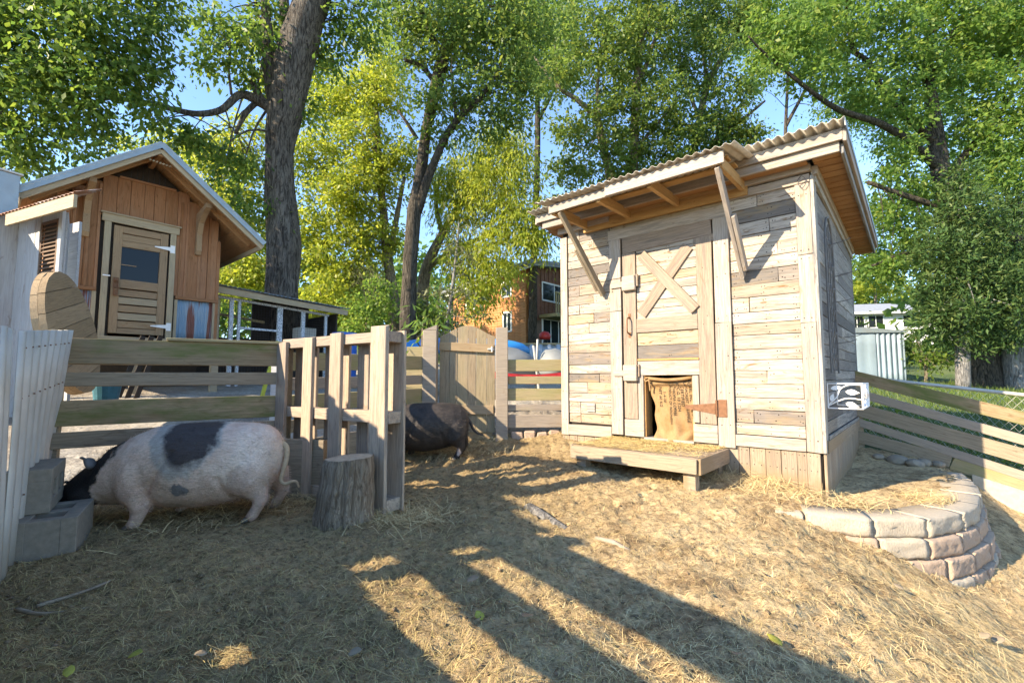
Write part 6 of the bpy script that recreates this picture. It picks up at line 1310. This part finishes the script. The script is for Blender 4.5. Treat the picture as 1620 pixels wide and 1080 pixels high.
# 8 shrubs and small trees
tree('spruce_tree', 'thin grey green spruce between the dark forked tree and the brown house', [(700, 555, 15.5, 8), (712, 480, 15.5, 6), (722, 400, 15.5, 4), (726, 350, 15.5, 2)], [], [B(700, 510, 32, 15.3, .6), B(725, 460, 34, 15.3, .7), B(690, 470, 22, 15.4, .6), B(725, 410, 26, 15.4), B(745, 500, 26, 15.2, .6), B(675, 530, 22, 15.4, .5), B(728, 370, 14, 15.4)], 'spray', .2, L_spruce, M_barkgrey, .9, seed=11, clump=.4, per=30, droop=.1, flat=.3)
def shrub(label, blobs, kind, size, lm, seed, stem_px=None, cov=2.4, name='shrub'):
    c, R = blobs[0]; px, py, Y_ = stem_px
    return tree(name, label, [(px, py + 20, Y_, 6), (px, py - 20, Y_, 4)], [], blobs, kind, size, lm, M_bark3, cov, seed=seed, clump=.35, per=26, twigs=25, cat='shrub', flare=.2)
shrub('bright yellow green bush behind the poultry run roof', [B(505, 470, 40, 15), B(540, 500, 36, 15), B(480, 500, 30, 14.5)], 'oval', .13, L_gold, 12, (515, 520, 15))
shrub('leafy green bush beside the blue barrel', [B(575, 500, 34, 14), B(600, 470, 30, 14.5), B(560, 525, 22, 13.5)], 'oval', .12, L_lime, 13, (580, 530, 14))
shrub('pale dead-twigged bush left of the slim yellow tree', [B(592, 455, 30, 16), B(575, 430, 24, 16)], 'lance', .16, L_spruce, 14, (590, 500, 16), .8)
shrub('dark green shrub at the foot of the brown house', [B(690, 525, 34, 17), B(720, 540, 26, 17), B(660, 500, 30, 17)], 'oval', .15, L_maple, 15, (690, 545, 17))
shrub('glossy leafy plant growing in the square planter by the gate', [B(668, 525, 15, 6.9, 1.3), B(672, 505, 11, 6.9)], 'lance', .14, L_lime, 16, (668, 540, 6.9), 1.6, 'planter_plant')
shrub('clump of bright green bush left of the white house', [B(1385, 430, 34, 56), B(1410, 450, 26, 56), B(1350, 445, 34, 56)], 'oval', .35, L_gold, 17, (1385, 480, 56), 2.0)
shrub('low dark hedge bush right of the metal garden shed', [B(1462, 560, 22, 15.5, .8), B(1485, 570, 18, 15, .7), B(1445, 545, 16, 16)], 'oval', .12, L_maple, 18, (1465, 585, 15.5))
shrub('small bare-leaved sapling in front of the white house', [B(1372, 505, 14, 20), B(1362, 520, 10, 20)], 'oval', .14, L_maple, 19, (1368, 540, 20), .5)
# ground cover with broad leaves under the right fence
rr2 = np.random.default_rng(5); n = 420; k_ = rr2.uniform(-.1, 2.6, n); offy = rr2.uniform(.12, .62, n)
gxp = 4.25 + .752 * k_ + .659 * offy; gyp = 5.75 - .659 * k_ + .752 * offy; keep = rr2.uniform(0, 1, n) < (.35 + .65 * (np.sin(k_ * 5) > -.2)); gxp, gyp, k_ = gxp[keep], gyp[keep], k_[keep]
gzp = height(gxp, gyp, False) + rr2.uniform(.05, .50, len(gxp)) * (1.05 - .25 * k_)
VP, FP = leaves(np.stack([gxp, gyp, gzp], 1), rr2.normal(0, 1, (len(gxp), 3)) * [1, 1, .3], np.array([0, -.3, 1.0]) + rr2.normal(0, .45, (len(gxp), 3)), rr2.uniform(.06, .12, len(gxp)), 'maple')
tag(part('creeping_plants', npmesh('creeping_plants', VP, FP), L_lime), 'broad-leaved green creepers growing between the board fence and the chain-link', 'creeper', kind='stuff')
# grass on the near lawn
ng = 60000; yy = rr2.uniform(4.2, 15.5, ng); xx = rr2.uniform(4.6, 17, ng); ok = ((xx - 4.25) * .659 + (yy - 5.75) * .752 > .15) & (xx / yy < 1.25) & (xx / yy > .62) & (rr2.uniform(0, 1, ng) < np.clip(7.0 / yy, .12, 1)); xx, yy = xx[ok], yy[ok]
zz = height(xx, yy); d = rr2.normal(0, .35, (len(xx), 3)) + [0, 0, 1]; h_ = rr2.uniform(.03, .075, len(xx)) * (1 + yy / 14); base = np.stack([xx, yy, zz], 1); s = np.cross(d, rr2.normal(0, 1, (len(xx), 3))); s /= np.linalg.norm(s, axis=1)[:, None]; wd = (.0035 * (1 + yy / 9))[:, None]
VG = np.stack([base - s * wd, base + s * wd, base + d * h_[:, None]], 1).reshape(-1, 3)
tag(part('lawn_grass', npmesh('lawn_grass', VG, np.arange(len(VG)).reshape(-1, 3)), leafmat('grass blades', [(.05, .10, .02), (.09, .14, .03), (.14, .17, .05), (.07, .12, .025)], .3, 1.3)), 'short mown grass on the lawn', 'grass', kind='stuff')
# the wooded hillside behind everything
wb_ = []
rr3 = random.Random(8)
for i in range(84):
    a = rr3.uniform(-62, 62); dist = rr3.uniform(34, 62); x_, y_ = dist * math.sin(rad(a)), dist * math.cos(rad(a))
    if .55 < x_ / y_ < 1.05: x_ *= 64 / y_; y_ = 64
    zz_ = gz(x_, y_); R_ = rr3.uniform(3.0, 5.2); wb_.append(((x_, y_, zz_ + rr3.uniform(1.5, 6.0)), (R_, R_, R_ * rr3.uniform(.8, 1.1))))
cm, _ = crown('distant_wood', wb_, 'oval', .55, 1.3, 1.3, 24, .3, (0, 0, 0), 77)
tag(part('distant_wood', cm, L_lime), 'far wooded hillside of mixed green trees closing the view', 'wood', kind='stuff')
# ------------------------------------------------------------------ straw, hay, clods and fallen leaves on the pen floor
rs = np.random.default_rng(42)
def strips(xy, L, w, lift, tilt, ang=None, zfun=height):
    n = len(xy); a = rs.uniform(0, 2 * math.pi, n) if ang is None else ang
    z = zfun(xy[:, 0], xy[:, 1]) + lift; d = np.stack([np.cos(a), np.sin(a), np.zeros(n)], 1)
    e = xy + d[:, :2] * (L * .5)[:, None]; e2 = xy - d[:, :2] * (L * .5)[:, None]
    z1 = zfun(e[:, 0], e[:, 1]) + lift + np.abs(rs.normal(0, tilt, n)) * L; z2 = zfun(e2[:, 0], e2[:, 1]) + lift * .6
    s = np.stack([-d[:, 1], d[:, 0], rs.uniform(-.5, .5, n)], 1) * (w / 2)[:, None]
    A = np.column_stack([e2, z2]); C = np.column_stack([e, z1]); Bm = (A + C) / 2; Bm[:, 2] = np.maximum(z, Bm[:, 2]) + rs.uniform(0, .006, n); Bm[:, :2] += rs.normal(0, .05, (n, 2)) * L[:, None]
    V = np.stack([A - s, A + s, Bm - s, Bm + s, C - s * .5, C + s * .5], 1).reshape(-1, 3); o = (np.arange(n) * 6)[:, None]
    F = np.concatenate([o + [0, 1, 3, 2], o + [2, 3, 5, 4]]); return V, F
def penpts(n, ymax=6.2):
    y = 1.05 + (ymax - 1.05) * rs.uniform(0, 1, n) ** 1.7; x = y * rs.uniform(-1.15, 1.15, n)
    ok = ~((((x - sx_) * .659 + (y - sy_) * .752) > 0) & (x > 1.5)) & ~(((x + 3.1) * -.59 + (y - 3.2) * .81 > 0) & (x < -1.2)) & (x > -2.4 - .75 * np.maximum(0, y - 2.1) * .75) & ((x + 2.31) * .817 + (y - 2.1) * .576 > .03)
    lx = (x - 2.56) * ca + (y - 3.873) * sa; ly = -(x - 2.56) * sa + (y - 3.873) * ca
    ok &= ~((lx > -2.62) & (lx < .03) & (ly > -.01)); return np.column_stack([x[ok], y[ok]])
M_straw = island('dry straw', [(.58, .43, .20), (.66, .51, .27), (.46, .32, .14), (.72, .58, .33), (.36, .245, .105)])
M_hay = island('dull hay', [(.35, .275, .105), (.43, .335, .15), (.28, .22, .085), (.50, .385, .19), (.21, .15, .07)])
p = penpts(150000); hy = hayf(p[:, 0], p[:, 1]); ins = inside(TERR, p[:, 0], p[:, 1]); cl = .5 + .5 * np.sin(p[:, 0] * 3.1 + 1.2 * np.sin(p[:, 1] * 2.3)) * np.cos(p[:, 1] * 3.7 + p[:, 0])
keep = rs.uniform(0, 1, len(p)) < (1 - .90 * hy) * np.where(ins, .28, 1) * (.10 + .72 * cl ** 1.4) ; p1 = p[keep]
slope = np.clip((p1[:, 0] - 1.3) * .8, 0, 1) * np.clip((3.3 - p1[:, 1]) * 2, 0, 1)
ang = np.where(rs.uniform(0, 1, len(p1)) < slope * .75, rad(-52) + rs.normal(0, .30, len(p1)), rs.uniform(0, 6.28, len(p1)))
V_, F_ = strips(p1, rs.gamma(2.2, .012, len(p1)) + .006 + slope * rs.uniform(0, .11, len(p1)), rs.uniform(.0007, .0020, len(p1)), rs.uniform(.001, .007, len(p1)), .16, ang)
tag(part('loose_straw', npmesh('loose_straw', V_, F_), M_straw), 'pale loose straw scattered over the pen floor', 'straw', kind='stuff')
p = penpts(95000); hy = hayf(p[:, 0], p[:, 1]); ins = inside(TERR, p[:, 0], p[:, 1]); p2 = p[(rs.uniform(0, 1, len(p)) < (.22 + .78 * hy)) & ~ins]
V_, F_ = strips(p2, rs.gamma(2.4, .011, len(p2)) + .008, rs.uniform(.0008, .0022, len(p2)), rs.uniform(.001, .007, len(p2)), .2)
tag(part('loose_hay', npmesh('loose_hay', V_, F_), M_hay), 'dull greenish hay trampled into the earth near the pigs', 'hay', kind='stuff')
# straw heaps: round the pallet foot, along the shed and under the platform
hp = []
for cx_, cy_, r_, n_ in ((-.75, 3.25, .28, 900), (-1.55, 3.75, .35, 900), (1.75, 4.35, .30, 800), (2.2, 4.0, .35, 900), (-.6, 5.45, .5, 900), (2.55, 3.6, .25, 400), (1.5, 4.55, .35, 900), (3.3, 3.75, .2, 500), (-2.2, 3.45, .5, 900)): hp.append(np.array([cx_, cy_]) + rs.normal(0, r_ * .6, (n_, 2)))
hp = np.concatenate(hp); lx = (hp[:, 0] - 2.56) * ca + (hp[:, 1] - 3.873) * sa; ly = -(hp[:, 0] - 2.56) * sa + (hp[:, 1] - 3.873) * ca; hp = hp[~((lx > -2.65) & (lx < .02) & (ly > -.02))]
V_, F_ = strips(hp, rs.uniform(.06, .17, len(hp)), rs.uniform(.0016, .0035, len(hp)), rs.uniform(.002, .04, len(hp)), .2)
tag(part('straw_heap', npmesh('straw_heap', V_, F_), M_straw), 'longer straw gathered round the pallet foot and along the shed skirting', 'straw', kind='stuff')
lx = rs.uniform(px0 + .01, px1 - .01, 5200); ly = py1 - (py1 - py0 - .02) * rs.uniform(0, 1, 5200) ** 1.25
kp = rs.uniform(0, 1, 5200) < np.clip(1.25 - .5 * (lx > -1.05) * (ly < -.4) * 2, .25, 1); lx, ly = lx[kp], ly[kp]
pw = np.column_stack([2.56 + lx * ca - ly * sa, 3.873 + lx * sa + ly * ca])
V_, F_ = strips(pw, rs.uniform(.03, .12, len(pw)), rs.uniform(.0016, .0035, len(pw)), rs.uniform(.001, .018, len(pw)), .05, None, lambda x, y: np.full(len(x), .292))
tag(part('platform_straw', npmesh('platform_straw', V_, F_), island('golden straw', [(.55, .40, .16), (.62, .48, .22), (.45, .31, .11), (.66, .54, .28)])), 'golden straw covering the step platform', 'straw', kind='stuff')
# clods and crumbs of earth
p = penpts(5000); n = len(p); oc = np.array([(1, 0, 0), (-1, 0, 0), (0, 1, 0), (0, -1, 0), (0, 0, 1), (0, 0, -1)], float); of = np.array([[0, 2, 4], [2, 1, 4], [1, 3, 4], [3, 0, 4], [2, 0, 5], [1, 2, 5], [3, 1, 5], [0, 3, 5]])
sz = np.minimum(rs.gamma(2.0, .0028, n) + .002, .014); V_ = (np.column_stack([p, height(p[:, 0], p[:, 1])])[:, None, :] + oc[None] * sz[:, None, None] * rs.uniform(.6, 1.4, (n, 6, 1)) * np.array([1, 1, .5])).reshape(-1, 3)
tag(part('earth_crumbs', npmesh('earth_crumbs', V_, (of[None] + (np.arange(n) * 6)[:, None, None]).reshape(-1, 3)), plain('earth crumbs', (.20, .14, .085), .95, 0, .4, 6, 0)), 'crumbs and clods of earth over the pen floor', 'earth', kind='stuff')
# half-buried timber in the middle of the pen
BT3 = thing('buried_timber', 'half-buried timber showing through the straw in mid pen, grey where shade is coloured in', 'timber', (0, 0, 0))
a_, b_ = np.array([.10, 3.42]), np.array([.36, 2.98]); part('timber', tubemesh('timber', spline([(*a_, height(*[np.array([v]) for v in a_])[0] + .0), (*(a_ * .6 + b_ * .4), gz(*(a_ * .6 + b_ * .4)) - .004), (*b_, gz(*b_) - .01)], 5), [.02, .045, .048, .042, .038, .034, .03, .028, .024, .02, .012], 9, True, .1), M_barkgrey, BT3, smooth=True)  # grey bark colour stands in for shade on this length
c_, d_ = np.array([.50, 2.85]), np.array([.66, 2.66]); part('timber', tubemesh('timber', [(*c_, gz(*c_) - .006), (*((c_ + d_) / 2), gz(*((c_ + d_) / 2)) + .006), (*d_, gz(*d_) - .008)], [.012, .016, .010], 8, True, .1), M_pink, BT3, smooth=True)  # paler colour stands in for sun on this length
# sticks at lower left
for i, P in enumerate((((-1.95, 1.98), (-1.88, 2.10), (-1.84, 2.28), (-1.86, 2.36)), ((-2.0, 1.95), (-1.85, 1.92), (-1.7, 1.98)))):
    o = tag(part('dry_stick', tubemesh('dry_stick', spline([(x, y, gz(x, y) + .014) for x, y in P], 5), np.linspace(.009, .004, (len(P) - 1) * 5 + 1), 6, True, .15), M_fence2, smooth=True), ('crooked dry stick lying near the foot of the metal panel', 'thin dry twig lying across the dark earth at lower left')[i], 'stick')
# fallen leaves
_cv = []; _cf = []
for i, (a, hw) in enumerate(((0, .02), (.18, .26), (.4, .36), (.62, .30), (.82, .18), (1.0, .01))):
    for j in (-1, 0, 1): _cv.append((a, j * hw * (1 + .15 * math.sin(i * 2.3 + j)), .16 * abs(j) * hw * 2 + .22 * a * a - .05))
for i in range(5):
    for j in range(2): _cf.append([i * 3 + j, i * 3 + j + 1, i * 3 + j + 4, i * 3 + j + 3])
LEAF['curl'] = (np.array(_cv), np.array(_cf))
M_fall = [plain('yellow fallen leaf', (.34, .31, .05), .6, 0, .2, 30, 0), plain('brown fallen leaf', (.30, .20, .12), .7, 0, .2, 30, 0), plain('pale fallen leaf', (.27, .21, .14), .7, 0, .15, 30, 0)]
for i, (px, py, s, m_, lb) in enumerate(((203, 1043, .05, 0, 'yellow green fallen leaf on the shaded earth at lower left'), (105, 1076, .045, 0, 'bright yellow leaf at the very bottom left'), (328, 1036, .045, 2, 'dull pale leaf right of the yellow green fallen leaf'), (550, 1040, .05, 2, 'curled pale leaf beside the lit strip in the foreground'), (763, 984, .05, 0, 'small pale green leaf in the dark band between lit strips'),
        (840, 975, .07, 1, 'brown leaf on the second lit strip'), (738, 922, .06, 1, 'brown leaf at the top of the second lit strip'), (1238, 1025, .06, 0, 'yellow green leaf in the sunlit straw at lower right'), (1196, 902, .055, 2, 'pale chip lying in the sunlit straw'), (1570, 1018, .07, 2, 'pale curled leaf at lower right'), (1430, 935, .05, 2, 'pale leaf below the retaining wall'), (1165, 1036, .05, 1, 'brownish crumpled leaf by the shadow edge at the bottom'), (1550, 1010, .06, 2, 'pale leaf left of the curled leaf at lower right'), (535, 812, .05, 1, 'brown leaf near the stump foot'))):
    d = ray(px, py); t_ = .6
    for _ in range(400):
        q = np.array([0, 0, CAM_H]) + d * t_
        if q[2] <= gz(q[0], q[1]) + .008: break
        t_ += .01
    V_, F_ = leaves(np.array([[q[0], q[1], gz(q[0], q[1]) + .018]]), np.array([[math.cos(i * 2.1), math.sin(i * 2.1), .1]]), np.array([[.2 * math.sin(i), -.25, 1.0]]), [s], 'curl')
    me = npmesh('fallen_leaf', V_, F_); o = tag(part('fallen_leaf', me, M_fall[m_]), lb, 'leaf', 'fallen leaves on the pen floor'); md = o.modifiers.new('t', 'SOLIDIFY'); md.thickness = .001
